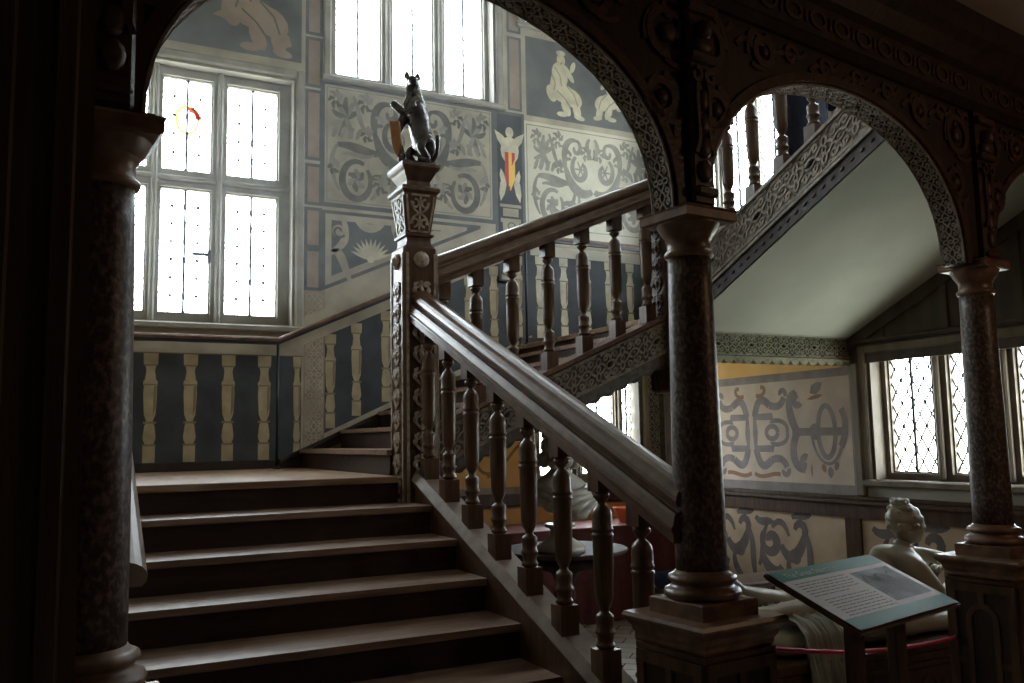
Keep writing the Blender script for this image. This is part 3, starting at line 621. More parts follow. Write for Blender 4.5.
# --- balustrade 2 (middle flight): centre Y 5.05
RT2 = lambda x: 2.802+0.422*(x-2.042)
RU2 = lambda x: RT2(x)-0.20; ST2 = lambda x: 2.075+0.43*(x-2.784)
b2 = tag(empty('balustrade', (2.85, 5.05, ST2(2.85))), 'middle balustrade rising right above a carved string to the hidden newel', 'balustrade', 'stair balustrades')
mb = MB(); mb.extr([(-a, b) for (a, b) in rail_section(0.085)], (2.0, 5.05, RU2(2.0)), (3.77, 5.05, RU2(3.77)), ((0, 1, 0), (0, 0, 1))); mb.build('handrail', OAKR, b2)
mb = MB()
mb.extr([(-0.07, 0), (0.07, 0), (0.07, -0.34), (-0.07, -0.34)], (2.0, 5.05, ST2(2.0)), (3.78, 5.05, ST2(3.78)), ((0, 1, 0), (0, 0, 1)))
sb2 = mb.build('string_board', STRAPG, b2)
mb = MB(); mb.extr([(-0.10, 0), (0.10, 0), (0.10, -0.03), (-0.10, -0.03)], (2.0, 5.05, ST2(2.0)+0.002), (3.78, 5.05, ST2(3.78)+0.002), ((0, 1, 0), (0, 0, 1))); mb.build('string_capping', OAKR, b2)
mb = MB(); cs = 1/sqrt(1+0.43**2)
L2 = (3.78-2.02)/cs
fs2 = lambda u, v, h: (2.02+u*cs-v*0.43*cs*0, 4.98-h, ST2(2.02+u*cs)-0.155+v)
strap_band(mb, fs2, L2, 0.22, 0.006, 0, True, 1, True)
n = 16
for k in range(n):        # scalloped lower edge
    x0 = 2.02+(3.78-2.02)*k/n; Lk = (3.78-2.02)/n; P = []
    for i in range(9):
        xx = x0+Lk*i/8; P.append((xx, ST2(xx)-0.335-0.035*sin(pi*i/8)))
    mb.add([(x, 4.985, z) for (x, z) in P]+[(x, 5.10, z) for (x, z) in P], [list(range(9)), list(range(17, 8, -1))]+[[i+1, i, 9+i, 10+i] for i in range(8)], 1)
mb.build('strapwork', [STRAP2, OAKD], sb2)
xs = [2.10, 2.330, 2.590, 2.860, 3.133, 3.403, 3.665]
base = baluster_mesh(0.842, R=0.043, skew=0.43, axis='x').build('baluster', OAKB, b2, local=True)
for i, x in enumerate(xs):
    o = base if i == 0 else base.copy()
    if i: COL.objects.link(o); o.parent = b2
    o.location = Vector((x, 5.05, ST2(x)))-b2.location
# --- balustrade 3 (upper flight): outer face X 3.80
ST3 = lambda y: 2.957+0.437*(4.57-y); SO3 = lambda y: 2.565+0.452*(4.553-y)
b3 = tag(empty('balustrade', (3.9, 3.9, ST3(3.9))), 'upper balustrade with pale carved string climbing across the right-hand arch', 'balustrade', 'stair balustrades')
yA, yB = 4.92, 2.86
mb = MB()
mb.add([(3.86, yA, SO3(yA)), (3.86, yA, ST3(yA)), (3.96, yA, ST3(yA)), (3.96, yA, SO3(yA)), (3.86, yB, SO3(yB)), (3.86, yB, ST3(yB)), (3.96, yB, ST3(yB)), (3.96, yB, SO3(yB))],
       [[0, 3, 2, 1], [4, 5, 6, 7], [0, 1, 5, 4], [1, 2, 6, 5], [2, 3, 7, 6], [3, 0, 4, 7]]); sb3 = mb.build('string_board', OAKD, b3)
mb = MB(); HB = 0.235
fs3 = lambda u, v, h: (3.86-h, yA-u, (SO3(yA-u)+0.115+ST3(yA-u))/2+v)
strap_band(mb, fs3, yA-yB, HB, 0.008, 0, True, 1, True, 1); mb.build('strapwork', [STRAP, OAKD], sb3)
mb = MB()
for (za, zb_, d) in ((0.0, 0.022, 0.022), (0.10, 0.122, 0.016)):
    for yy0, yy1 in ((yA, yB),):
        A = [(3.86-d, yy0, (ST3(yy0)-zb_) if za == 0 else SO3(yy0)+za), (3.86-d, yy0, ST3(yy0) if za == 0 else SO3(yy0)+zb_), (3.88, yy0, ST3(yy0)+0.004 if za == 0 else SO3(yy0)+zb_), (3.88, yy0, (ST3(yy0)-zb_) if za == 0 else SO3(yy0)+za)]
        B = [(x, yy1, z+((ST3(yy1)-ST3(yy0)) if za == 0 else (SO3(yy1)-SO3(yy0)))) for (x, y, z) in A]
        mb.add(A+B, [[0, 3, 2, 1], [4, 5, 6, 7], [0, 1, 5, 4], [1, 2, 6, 5], [2, 3, 7, 6], [3, 0, 4, 7]])
mb.build('string_moulding', STRAP, b3)
fg = MB(); fs3b = lambda u, v, h: (3.862-h, yA-u, (SO3(yA-u)+0.115+ST3(yA-u))/2+v)
m_ = 20
for k in range(m_):
    u0_, u1_ = (yA-yB)*k/m_, (yA-yB)*(k+1)/m_
    fg.add([fs3b(u0_, -HB/2, 0.003), fs3b(u1_, -HB/2, 0.003), fs3b(u1_, HB/2, 0.003), fs3b(u0_, HB/2, 0.003)], [[0, 1, 2, 3]])
fg.build('carving_ground', mat('grey_carving_ground', (0.14, 0.12, 0.10), (0.20, 0.175, 0.15), rough=0.7, scale=20), sb3)
mb = MB()
for k in range(28):
    u = 0.05+k*0.072; yy = yA-u
    mb.blob(u, 0, 0.016, 0.010, lambda a, b, h: (3.86-h, yA-a, SO3(yA-a)+0.05+b), 0, 0.008, 0, n=8)
mb.build('stud_row', STRAPD, sb3)['kind'] = 'stuff'
mb = MB(); mb.extr(rail_section(0.10), (3.91, yB, ST3(yB)+0.80), (3.91, yA, ST3(yA)+0.80), ((1, 0, 0), (0, 0, 1))); mb.build('handrail', OAKR, b3)
base = baluster_mesh(0.80, skew=-0.437, axis='y').build('baluster', OAKB, b3, local=True)
for i, y in enumerate([4.66, 4.43, 4.185, 3.925, 3.665, 3.40, 3.14]):
    o = base if i == 0 else base.copy()
    if i: COL.objects.link(o); o.parent = b3
    o.location = Vector((3.91, y, ST3(y)))-b3.location

# ------------------------------------------------------------------ newel posts
def face_maps(cx, cy, hx, hy):
    return [(hx, lambda u, v, h: (cx+u, cy-hy-h, v)), (hy, lambda u, v, h: (cx-hx-h, cy-u, v)), (hx, lambda u, v, h: (cx-u, cy+hy+h, v)), (hy, lambda u, v, h: (cx+hx+h, cy+u, v))]
def newel(cx, cy, zb, zt, label, finial=True, carve=None):
    root = tag(empty('newel_post', (cx, cy, zb)), label, 'newel post', 'carved newel posts')
    mb = MB(); mb.box((cx-0.11, cy-0.12, zb), (cx+0.11, cy+0.12, zt), 0, ch=0.016); po = mb.build('post', OAK, root)
    mb = MB()
    for hw, f in face_maps(cx, cy, 0.11, 0.12):
        for su in (-1, 1): mb.ribbon([(su*(hw-0.022), zb+0.03+(zt-zb-0.08)*i/10) for i in range(11)], 0.016, f, 0, 0.007, 0)
        n = int((zt-zb-0.2)/0.13)
        for k in range(n):
            z = zb+0.12+0.13*k
            for su in (-1, 1):
                mb.ribbon(bez((0, z-0.05), (su*0.05, z-0.03), (su*0.06, z+0.03), (su*0.02, z+0.05), 8), 0.015, f, 0, 0.010, 0)
                mb.ribbon(spiral(su*0.032, z+0.035, 0.022, 0.008, 0, 300*su, 8), 0.012, f, 0, 0.012, 0)
                mb.blob(su*0.045, z, 0.014, 0.020, f, 0, 0.016, 0, n=8)
            mb.ribbon([(0, z-0.06), (0, z), (0, z+0.06)], 0.018, f, 0, 0.012, 0); mb.blob(0, z, 0.016, 0.022, f, 0, 0.018, 0, n=8)
        mb.blob(0, zt-0.09, 0.05, 0.05, f, 0, 0.02, 0); mb.blob(0, zt-0.09, 0.02, 0.03, f, 0, 0.035, 0)
    mb.build('carved_face', carve or NEWELC, po)
    if not finial: return root
    mb = MB(); mb.sq([(0.085, zt-0.005), (0.078, zt+0.03), (0.078, zt+0.055), (0.092, zt+0.062), (0.094, zt+0.076), (0.078, zt+0.082)], (cx, cy), 0, hy=1.08); mb.build('lower_neck', OAK, root)
    z0, z1 = zt+0.08, zt+0.325
    mb = MB(); mb.sq([(0.076, z0), (0.108, z1), (0.112, z1+0.004), (0.124, z1+0.016), (0.124, z1+0.034), (0.112, z1+0.046), (0.09, z1+0.05)], (cx, cy), 0, hy=1.1); tv = mb.build('tapered_vase', OAK, root)
    mb = MB()
    for q in range(4):
        a = q*pi/2
        def f(u, v, h, a=a):
            t = (v-z0)/(z1-z0); d = 0.076+0.032*t+h; d *= (1.1 if q % 2 == 0 else 1.0); k_ = 1.0 if q % 2 == 0 else 1.1
            return (cx+u*k_*cos(a)+d*sin(a), cy+u*k_*sin(a)-d*cos(a), v)
        m_ = (z0+z1)/2
        for su in (-1, 1):
            mb.ribbon([(su*0.064, z0+0.015), (su*0.090, z1-0.015)], 0.012, f, 0, 0.006, 0)
            for sv in (-1, 1):
                mb.ribbon(spiral(su*0.035, m_+sv*0.055, 0.030, 0.010, 90 if sv > 0 else -90, (90 if sv > 0 else -90)+su*sv*330, 12), 0.013, f, 0, 0.008, 0)
                mb.ribbon(bez((0, m_), (su*0.03, m_+sv*0.01), (su*0.05, m_+sv*0.03), (su*0.06, m_+sv*0.07), 6), 0.012, f, 0, 0.007, 0)
        for v_ in (z0+0.012, z1-0.012): mb.ribbon([(-0.06, v_), (0.06, v_)], 0.012, f, 0, 0.006, 0)
        mb.ribbon([(0, z0+0.02), (0, z1-0.02)], 0.012, f, 0, 0.009, 0)
    mb.build('vase_carving', NEWELC, tv)
    zc = z1+0.05
    mb = MB(); mb.sq([(0.080, zc-0.004), (0.076, zc+0.035), (0.084, zc+0.050), (0.098, zc+0.075), (0.104, zc+0.090), (0.118, zc+0.105), (0.124, zc+0.118), (0.124, zc+0.138)], (cx, cy), 0, hy=1.12); mb.build('top_cap', OAK, root)
    return root
newel(1.91, 5.05, 1.0, 2.83, 'pale-worn carved newel post carrying the leopard at the landing corner')
newel(3.87, 5.05, 1.95, 3.62, 'carved newel post at the upper landing, half hidden behind central column', carve=STRAPD)
TOPZ = 2.83+0.325+0.05+0.138   # leopard stands here

# ------------------------------------------------------------------ skin-modifier figures
def skin(name, chains, material, parent=None, sub=2, loc=None):
    """chains: list of (start_index or None, [(x,y,z,r) ...]); indices into the growing vertex list"""
    vs = []; es = []; rs = []
    for (st, pts) in chains:
        prev = st
        for (x, y, z, r) in pts:
            vs.append((x, y, z)); rs.append(r); i = len(vs)-1
            if prev is not None: es.append((prev, i))
            prev = i
    off = wloc(parent) if parent is not None else Vector(loc or (0, 0, 0))
    me = bpy.data.meshes.new(name); me.from_pydata([Vector(v)-off for v in vs], es, []); me.update()
    o = bpy.data.objects.new(name, me); COL.objects.link(o); o.parent = parent
    if parent is None and loc is not None: o.location = loc
    m = o.modifiers.new('s', 'SKIN'); me.skin_vertices or None
    for i, r in enumerate(rs):
        sv = me.skin_vertices[0].data[i]
        sv.radius = (r, r) if not isinstance(r, tuple) else r
        sv.use_root = (i == 0)
    m.use_smooth_shade = True
    s2 = o.modifiers.new('u', 'SUBSURF'); s2.levels = sub; s2.render_levels = sub
    me.materials.append(material)
    return o

# leopard: seated upright, forepaws on a shield held at its left side of the picture
lx, ly, lz = 1.91, 5.04, TOPZ
leo = tag(empty('leopard_statue', (lx, ly, lz)), 'small dark glossy leopard sitting upright with a shield on top of newel', 'statue')
mb = MB(); mb.box((lx-0.105, ly-0.10, lz), (lx+0.115, ly+0.10, lz+0.022), 0, ch=0.008); mb.build('base_slab', BRONZE, leo)
ch = [(None, [(lx+0.050, ly+0.01, lz+0.115, 0.098), (lx+0.050, ly, lz+0.21, 0.092), (lx+0.035, ly, lz+0.31, 0.086), (lx+0.018, ly, lz+0.395, 0.080), (lx+0.004, ly, lz+0.465, 0.062), (lx-0.004, ly, lz+0.52, 0.055), (lx-0.012, ly-0.01, lz+0.562, 0.060), (lx-0.030, ly-0.060, lz+0.548, 0.040), (lx-0.038, ly-0.092, lz+0.538, 0.028)]),
      (0, [(lx+0.070, ly-0.080, lz+0.150, 0.064), (lx+0.045, ly-0.105, lz+0.175, 0.048), (lx-0.005, ly-0.100, lz+0.12, 0.040), (lx+0.050, ly-0.095, lz+0.05, 0.028), (lx+0.060, ly-0.095, lz+0.036, 0.022), (lx-0.02, ly-0.10, lz+0.036, 0.022)]),
      (0, [(lx+0.070, ly+0.080, lz+0.150, 0.064), (lx+0.03, ly+0.105, lz+0.16, 0.048), (lx-0.01, ly+0.10, lz+0.11, 0.040), (lx+0.045, ly+0.095, lz+0.05, 0.028), (lx-0.02, ly+0.09, lz+0.036, 0.022)]),
      (3, [(lx-0.035, ly-0.060, lz+0.395, 0.046), (lx-0.085, ly-0.060, lz+0.325, 0.034), (lx-0.130, ly-0.040, lz+0.365, 0.030), (lx-0.158, ly-0.030, lz+0.400, 0.034)]),
      (3, [(lx-0.035, ly+0.06, lz+0.36, 0.044), (lx-0.075, ly+0.055, lz+0.27, 0.032), (lx-0.100, ly+0.04, lz+0.20, 0.026), (lx-0.070, ly+0.02, lz+0.08, 0.026), (lx-0.085, ly+0.0, lz+0.035, 0.030)]),
      (0, [(lx+0.125, ly+0.03, lz+0.06, 0.024), (lx+0.140, ly-0.03, lz+0.10, 0.018), (lx+0.138, ly-0.06, lz+0.18, 0.016), (lx+0.140, ly-0.05, lz+0.22, 0.020)])]
ch = [(st, [(x, y, z, r_*(0.84 if i_ == 0 else 0.88)) for (x, y, z, r_) in pts_]) for i_, (st, pts_) in enumerate(ch)]
skin('body', ch, BRONZE, leo)
for sy in (-1, 1):
    e = MB(); ex, ez = lx-0.012+sy*0.036, lz+0.600
    e.lathe([(0.020, ez-0.020), (0.017, ez+0.004), (0.003, ez+0.026)], (ex, ly-0.008), 10); e.build('ear', BRONZE, leo)
shd = MB(); P = [(-0.052, 0.30), (-0.045, 0.315), (0, 0.305), (0.045, 0.315), (0.052, 0.30), (0.050, 0.16), (0.03, 0.09), (0, 0.045), (-0.03, 0.09), (-0.050, 0.16)]
def fsh(u, v, h):
    u = u*0.78; v = 0.045+(v-0.045)*0.86
    bulge = 0.02*(1-(u/0.06)**2); return (lx-0.128+0.10*(0.30-v)*1.1-0.75*h-0.5*bulge+u*0.62, ly-0.02-u*0.78*0.5-h*0.6-bulge*0.4, lz+v)
n_ = len(P); shd.add([fsh(*p, 0.0) for p in P]+[fsh(*p, 0.018) for p in P], [list(range(n_)), list(range(2*n_-1, n_-1, -1))]+[[i, n_+i, n_+(i+1) % n_, (i+1) % n_] for i in range(n_)])
s_ = shd.build('shield', SHLD, leo); s_['label'] = 'orange-brown heraldic shield'

# ------------------------------------------------------------------ windows
WN = [0]
def kA(l): k = (YA+0.14)/YA; return [(a*k, b*k) for a, b in l]
def kR(l): k = (XR+0.14)/XR; return [(a*k, b*k) for a, b in l]
def kz(l, D): k = (D+0.14)/D; return [(1.65+(a-1.65)*k, 1.65+(b-1.65)*k) for a, b in l]
def window(fn, a0, a1, z0, z1, lights, zrows, fmat, parts_label=None, extra=None, splay=0.06, leadw=0.0042, saddle=True, dot=0.0, depth=0.17, out=0.0, sill=True, trim=True, dia=(0.105, 0.15)):
    """fn(a,d,z): a along the wall, d depth (positive outwards), z up. lights: [(a0,a1)], zrows: [(z0,z1)]"""
    WN[0] += 1; root = struct(empty('window_%d' % WN[0], fn((a0+a1)/2, 0.1, z0)))
    fr = MB(); D0, D1 = depth-0.05, depth+0.05
    def bx(x0, x1, d0, d1, q0, q1, ch=0.0): fr.box((x0, d0, q0), (x1, d1, q1), 0, fn=lambda a, d, z: fn(a, d, z), ch=ch)
    ls = sorted(lights)
    edges = [a0]+[v for l in ls for v in l]+[a1]
    for i in range(0, len(edges), 2):
        if edges[i+1]-edges[i] > 0.005:
            m = (edges[i]+edges[i+1])/2; bx(edges[i], edges[i+1], D0, D1, z0, z1)
            if 0 < i < len(edges)-2: bx(m-0.022, m+0.022, D0-0.045, D0, z0, z1, 0.012)
    zr = sorted(zrows); ze = [z0]+[v for r_ in zr for v in r_]+[z1]
    for i in range(0, len(ze), 2):
        if ze[i+1]-ze[i] > 0.005:
            bx(a0, a1, D0+0.001, D1-0.001, ze[i], ze[i+1])
            if 0 < i < len(ze)-2: bx(a0, a1, D0-0.03, D0, (ze[i]+ze[i+1])/2-0.022, (ze[i]+ze[i+1])/2+0.022, 0.012)
    # inner beads round each light
    for (l0, l1) in ls:
        for (q0, q1) in zr:
            for (x0, x1, y0, y1) in ((l0, l0+0.012, q0, q1), (l1-0.012, l1, q0, q1), (l0, l1, q0, q0+0.012), (l0, l1, q1-0.012, q1)): bx(x0, x1, D0+0.03, D0+0.06, y0, y1)
    fr.build('window_frame', fmat, root)
    if trim:
        tr = MB()
        for (x0, x1, q0, q1) in ((a0-0.07, a0, z0-0.06, z1+0.07), (a1, a1+0.07, z0-0.06, z1+0.07), (a0, a1, z1, z1+0.07)):
            tr.box((x0, -0.035, q0), (x1, 0.02, q1), 0, fn=lambda a, d, z: fn(a, d, z), ch=0.012)
        for (x0, x1, q0, q1) in ((a0, a0+0.025, z0, z1), (a1-0.025, a1, z0, z1), (a0, a1, z1-0.025, z1)):
            tr.box((x0, 0.0, q0), (x1, depth, q1), 0, fn=lambda a, d, z: fn(a, d, z))
        if sill: tr.box((a0-0.09, -0.05, z0-0.055), (a1+0.09, 0.12, z0+0.0), 0, fn=lambda a, d, z: fn(a, d, z), ch=0.012)
        tr.build('window_surround', fmat, root)
    for (l0, l1) in ls:
        for (q0, q1) in zr:
            pn = MB(); pn.box((l0, depth+0.0, q0), (l1, depth+0.004, q1), 0, fn=lambda a, d, z: fn(a, d, z)); pane_ = pn.build('pane', GLASS, root)
            ld = MB(); W, H = l1-l0, q1-q0; nx = max(2, round(W/dia[0])); nz = max(3, round(H/dia[1])); dx, dz = W/nx, H/nz
            fl = lambda u, v, h: fn(u, depth-0.001-h, v)
            def seg(p, q):
                (x0, y0), (x1, y1) = p, q; dx_, dy_ = x1-x0, y1-y0; T0, T1 = 0.0, 1.0
                for (o_, d_, lo_, hi_) in ((x0, dx_, l0, l1), (y0, dy_, q0, q1)):
                    t0, t1 = (lo_-o_)/d_, (hi_-o_)/d_
                    T0, T1 = max(T0, min(t0, t1)), min(T1, max(t0, t1))
                if T1 > T0+1e-4: ld.ribbon([(x0+dx_*T0, y0+dy_*T0), (x0+dx_*T1, y0+dy_*T1)], leadw*2, fl, 0, 0.003, 0)
            for k in range(-nz, nx+nz+1):
                seg((l0+k*dx, q0), (l0+(k+nz)*dx, q1)); seg((l0+k*dx, q0), (l0+(k-nz)*dx, q1))
            for i in range(nx+1):
                for j in range(nz+1):
                    if 0 < i < nx or dot: ld.blob(l0+i*dx, q0+j*dz, dot or leadw*2.5, dot or leadw*2.5, fl, 0, 0.005, 0, n=6)
            if saddle: ld.ribbon([((l0+l1)/2, q0), ((l0+l1)/2, q1)], 0.018, lambda u, v, h: fn(u, depth-0.004-h, v), 0, 0.010, 0)
            ld.build('leading', LEAD, pane_)
    return root
fA = lambda a, d, z: (a, YA+d, z)
fR = lambda a, d, z: (XR+d, a, z)
w1 = window(fA, 0.06, 1.72, 2.62, 4.80, kA([(0.12, 0.54), (0.63, 1.03), (1.136, 1.57)]), kz([(2.69, 3.72), (3.86, 4.65)], YA), FRAME, dot=0.0155)
w2 = window(fA, 2.02, 3.66, 4.88, 6.44, kA([(2.06, 2.49), (2.595, 3.007), (3.115, 3.527)]), kz([(4.905, 6.26)], YA), FRAME)
w3 = window(fA, 3.98, 5.48, 5.78, 6.60, [(4.07, 4.45), (4.55, 4.95), (5.04, 5.43)], [(5.86, 6.54)], FRAME)
w4 = window(fA, 4.00, 5.26, 1.20, 2.26, kA([(4.05, 4.40), (4.52, 4.92), (5.00, 5.15)]), [(1.28, 2.23)], FRAMEB)
w5 = window(fR, 3.10, 4.80, 1.29, 2.25, kR([(3.22, 3.61), (3.72, 4.11), (4.23, 4.62)]), kz([(1.345, 2.20)], XR), FRAMEB, dia=(0.097, 0.165), leadw=0.0062)
w6 = window(fR, 5.05, 7.05, 3.60, 5.30, [(5.1, 5.52), (5.6, 6.02), (6.1, 6.5), (6.58, 7.0)], [(3.66, 5.24)], FRAME)
w7 = window(fR, 3.0, 4.6, 4.6, 6.2, [(3.05, 3.5), (3.58, 4.02), (4.1, 4.55)], [(4.66, 6.14)], FRAME)
# heraldic glass and casement catch of the landing window
mb = MB(); fg_ = lambda u, v, h: (u*1.02, YA+0.168-h, 1.65+(v-1.65)*1.02)
mb.ribbon(ring(0.83, 4.30, 0.085, 0.115, 20), 0.025, fg_, 0, 0.002, 1); mb.ribbon(spiral(0.86, 4.33, 0.05, 0.06, -20, 110, 8), 0.045, fg_, 0, 0.003, 0)
for (x, z, r_) in ((0.70, 4.47, 0.03), (0.74, 4.54, 0.022), (0.82, 4.14, 0.03), (0.88, 4.22, 0.02)): mb.blob(x, z, r_, r_*0.7, fg_, 0, 0.002, 2)
mb.build('stained_glass', [GRED, GYEL, GGRN], w1)
mb = MB(); mb.box((0.90, YA+0.08, 3.19), (1.04, YA+0.10, 3.215), ch=0.004); mb.box((1.02, YA+0.08, 3.13), (1.045, YA+0.115, 3.24)); mb.build('casement_catch', IRON, w1)

# ------------------------------------------------------------------ painted decoration of the far wall
def pb(name, mb, mats, parent=None): return mb.build(name, mats, parent or wall_back)
BALP = [(0, 0.9), (0.16, 0.9), (0.17, 0.6), (0.20, 0.85), (0.23, 0.95), (0.34, 0.72), (0.37, 0.42), (0.44, 0.85), (0.62, 1.0), (0.70, 0.95), (0.715, 1.05), (0.74, 1.05), (0.76, 0.8), (0.84, 0.62), (0.88, 0.75), (0.90, 1.05), (1.0, 1.1)]
def painted_baluster(mb, x, z0, z1, W=0.05, mi=1, ml=2, h=0.003):
    P = [(x-W*w_, z0+(z1-z0)*t) for (t, w_) in BALP]+[(x+W*w_, z0+(z1-z0)*t) for (t, w_) in reversed(BALP)]
    n = len(BALP); mb.add([FA(*p, h) for p in P], [[i, i+1, 2*n-2-i, 2*n-1-i] for i in range(n-1)], mi)
    for (t0, t1) in ((0.15, 0.17), (0.355, 0.375), (0.705, 0.72), (0.885, 0.90)): rect(mb, FA, x-W*0.95, z0+(z1-z0)*t0, x+W*0.95, z0+(z1-z0)*t1, h+0.0005, ml)
    poly(mb, FA, [(x+W*0.45, z0+(z1-z0)*0.42), (x+W*0.85, z0+(z1-z0)*0.5), (x+W*0.9, z0+(z1-z0)*0.7), (x+W*0.5, z0+(z1-z0)*0.7)], h+0.0006, ml)
# landing dado
mb = MB(); rect(mb, FA, 0.02, 1.50, 1.78, 2.37, 0.002, 0)
for x in (0.30, 0.602, 0.898, 1.189, 1.476): painted_baluster(mb, x, 1.51, 2.365)
painted_baluster(mb, 1.745, 1.51, 2.365, 0.03)
rect(mb, FA, 0.02, 2.37, 1.80, 2.455, 0.0035, 3); rect(mb, FA, 0.02, 2.368, 1.80, 2.376, 0.004, 2)
pb('painted_dado', mb, [SLATE, OCHB, OCHS, BUFF])
# strapwork pilaster between landing and flight, and the stepped strip above
mb = MB(); rect(mb, FA, 1.80, 1.50, 1.98, 2.95, 0.0022, 0)
fp = lambda u, v, h: (1.89+v, YA-0.0024-h*0.1, 1.52+u)
for (p, wd) in [(q, w_) for k in range(8) for (q, w_) in [([((k+x)*0.175, y*0.165) for (x, y) in pp], ww) for (pp, ww) in UNIT]]: mb.ribbon(p, wd*0.165*1.2, fp, 0, 0.006, 1, flat=True)
for (za, zb_) in ((2.95, 3.30), (3.32, 3.66), (3.70, 4.05), (4.10, 4.72), (4.76, 5.2), (5.24, 5.9), (5.94, 6.5)):
    rect(mb, FA, 1.80, za, 1.945, zb_, 0.0022, 2); rframe(mb, FA, 1.795, za-0.01, 1.95, zb_+0.01, 0.028, 0.0030, 3)
for (za, zb_) in ((4.86, 5.60), (5.66, 6.5)):
    rect(mb, FA, 3.80, za, 3.92, zb_, 0.0022, 2); rframe(mb, FA, 3.785, za-0.01, 3.94, zb_+0.01, 0.025, 0.0030, 3)
pb('painted_pilaster', mb, [PINKB, BUFF, PINKB, SLATEL])
# grotesque panel above the landing stair
mb = MB(); rect(mb, FA, 1.93, 3.69, 3.63, 4.83, 0.0018, 3); rect(mb, FA, 1.97, 3.73, 3.60, 4.80, 0.0020, 0)
paint_scrolls(mb, FA, 1.99, 3.75, 3.58, 4.78, (1, 2)); rframe(mb, FA, 1.985, 3.745, 3.585, 4.785, 0.010, 0.0026, 2)
pb('painted_panel', mb, [BUFF, GREYP, GREYL, SLATEL])
# shell panel (its foot follows the stair)
def slope2(x): return 2.62+0.452*(x-1.59)-0.0      # top of the painted dado rail beside flight 2
mb = MB()
def lo_(x): return max(2.86, slope2(x)+0.16)
Z1 = 3.66
XE = 3.40
xk = 1.95+(2.86-lo_(1.95))/0.452 if lo_(1.95) > 2.86 else 1.6+(2.86-2.78)/0.452
for (o_, h_, m_) in ((0.0, 0.0018, 3), (0.03, 0.0020, 0), (0.085, 0.0022, 1)):
    xr_ = 1.6+(Z1-o_-0.03-o_*1.15-2.7845)/0.452; poly(mb, FA, [(1.95+o_, max(2.86+o_, slope2(1.95+o_)+0.16+o_*1.15)), (xr_, Z1-o_-0.03), (xr_, Z1-o_), (1.95+o_, Z1-o_)], h_, m_)
sx, sz = 2.39, 3.32
for (cx, cz, r_) in ((2.10, 3.10, 0.075), (2.10, 3.48, 0.06), (2.66, 3.50, 0.06), (2.72, 3.24, 0.06), (2.42, 3.10, 0.04), (2.90, 3.40, 0.07), (3.15, 3.50, 0.05), (3.22, 3.42, 0.05)):
    if cz-r_ > lo_(cx)+0.04 and cx < 3.2: mb.blob(cx, cz, r_, r_, FA, 0.0025, 0.0025, 0); mb.ribbon(spiral(cx, cz, r_*0.3, r_, 0, 330, 12), r_*0.35, FA, 0, 0.0028, 1, flat=True)
for p, wd in ((bez((2.02, 3.28), (2.12, 3.36), (2.14, 3.18), (2.20, 3.05), 8), 0.05), (bez((2.14, 3.60), (2.20, 3.40), (2.12, 3.34), (2.04, 3.30), 8), 0.045), (bez((2.26, 3.62), (2.30, 3.50), (2.46, 3.50), (2.52, 3.62), 8), 0.05), (bez((2.24, 3.02), (2.36, 3.06), (2.50, 3.20), (2.62, 3.14), 8), 0.045), (bez((2.60, 3.60), (2.60, 3.42), (2.80, 3.36), (2.86, 3.60), 8), 0.045), (bez((2.95, 3.52), (3.0, 3.56), (3.05, 3.5), (3.1, 3.58), 8), 0.04)):
    mb.ribbon(p, tapered(wd), FA, 0, 0.0027, 0, flat=True)
for k in range(11):      # shell
    a = 20+14*k; leafblob(mb, FA, sx, sz-0.075, a, 0.20, 0.032, 2, 0.0030+0.0001*k)
mb.blob(sx, sz-0.075, 0.035, 0.025, FA, 0.0045, 0.0045, 2)
pb('painted_panel', mb, [BUFF, SLATEL, FIGP, SLATEL])
# sloping painted dado beside flight 2
mb = MB()
DZ = lambda x: 2.50+0.452*(x-1.60)      # handrail height
xa, xb = 1.98, 4.0
poly(mb, FA, [(xa, DZ(xa)-0.95), (xb, DZ(xb)-0.95), (xb, DZ(xb)-0.12), (xa, DZ(xa)-0.12)], 0.002, 0)
poly(mb, FA, [(1.78, DZ(1.78)-0.12), (xb, DZ(xb)-0.12), (xb, DZ(xb)-0.03), (1.78, DZ(1.78)-0.03)], 0.0034, 3)
poly(mb, FA, [(1.78, DZ(1.78)+0.03), (xb, DZ(xb)+0.03), (xb, DZ(xb)+0.12), (1.78, DZ(1.78)+0.12)], 0.0034, 4)
for x in (2.03, 2.26, 2.53, 2.80, 3.07, 3.34, 3.60, 3.86): painted_baluster(mb, x, DZ(x)-0.93, DZ(x)-0.125, 0.045)
pb('painted_dado', mb, [SLATE, OCHB, OCHS, BUFF, BUFF])
# pier with urn and heraldic child
mb = MB(); rect(mb, FA, 3.63, 3.12, 3.96, 4.83, 0.0020, 0); rect(mb, FA, 3.66, 3.14, 3.93, 4.80, 0.0024, 1)
cx = 3.795
for (z, hw) in ((3.16, 0.11), (3.20, 0.10), (3.30, 0.07), (3.34, 0.06)): rect(mb, FA, cx-hw, z, cx+hw, z+0.05, 0.0028, 2)
poly(mb, FA, [(cx-0.07, 3.40), (cx+0.07, 3.40), (cx+0.09, 3.72), (cx-0.09, 3.72)], 0.0028, 2)
rect(mb, FA, cx-0.11, 3.72, cx+0.11, 3.76, 0.0030, 2); rect(mb, FA, cx-0.085, 3.78, cx+0.085, 3.86, 0.0030, 2); rect(mb, FA, cx-0.115, 3.87, cx+0.115, 3.90, 0.0030, 2)
for k in range(3): mb.ribbon(spiral(cx, 3.50+0.09*k, 0.05, 0.02, 0, 300, 8), 0.012, FA, 0, 0.0033, 3, flat=True)
mb.blob(cx, 4.62, 0.045, 0.055, FA, 0.003, 0.003, 4); mb.blob(cx, 4.44, 0.10, 0.14, FA, 0.0029, 0.0029, 4)
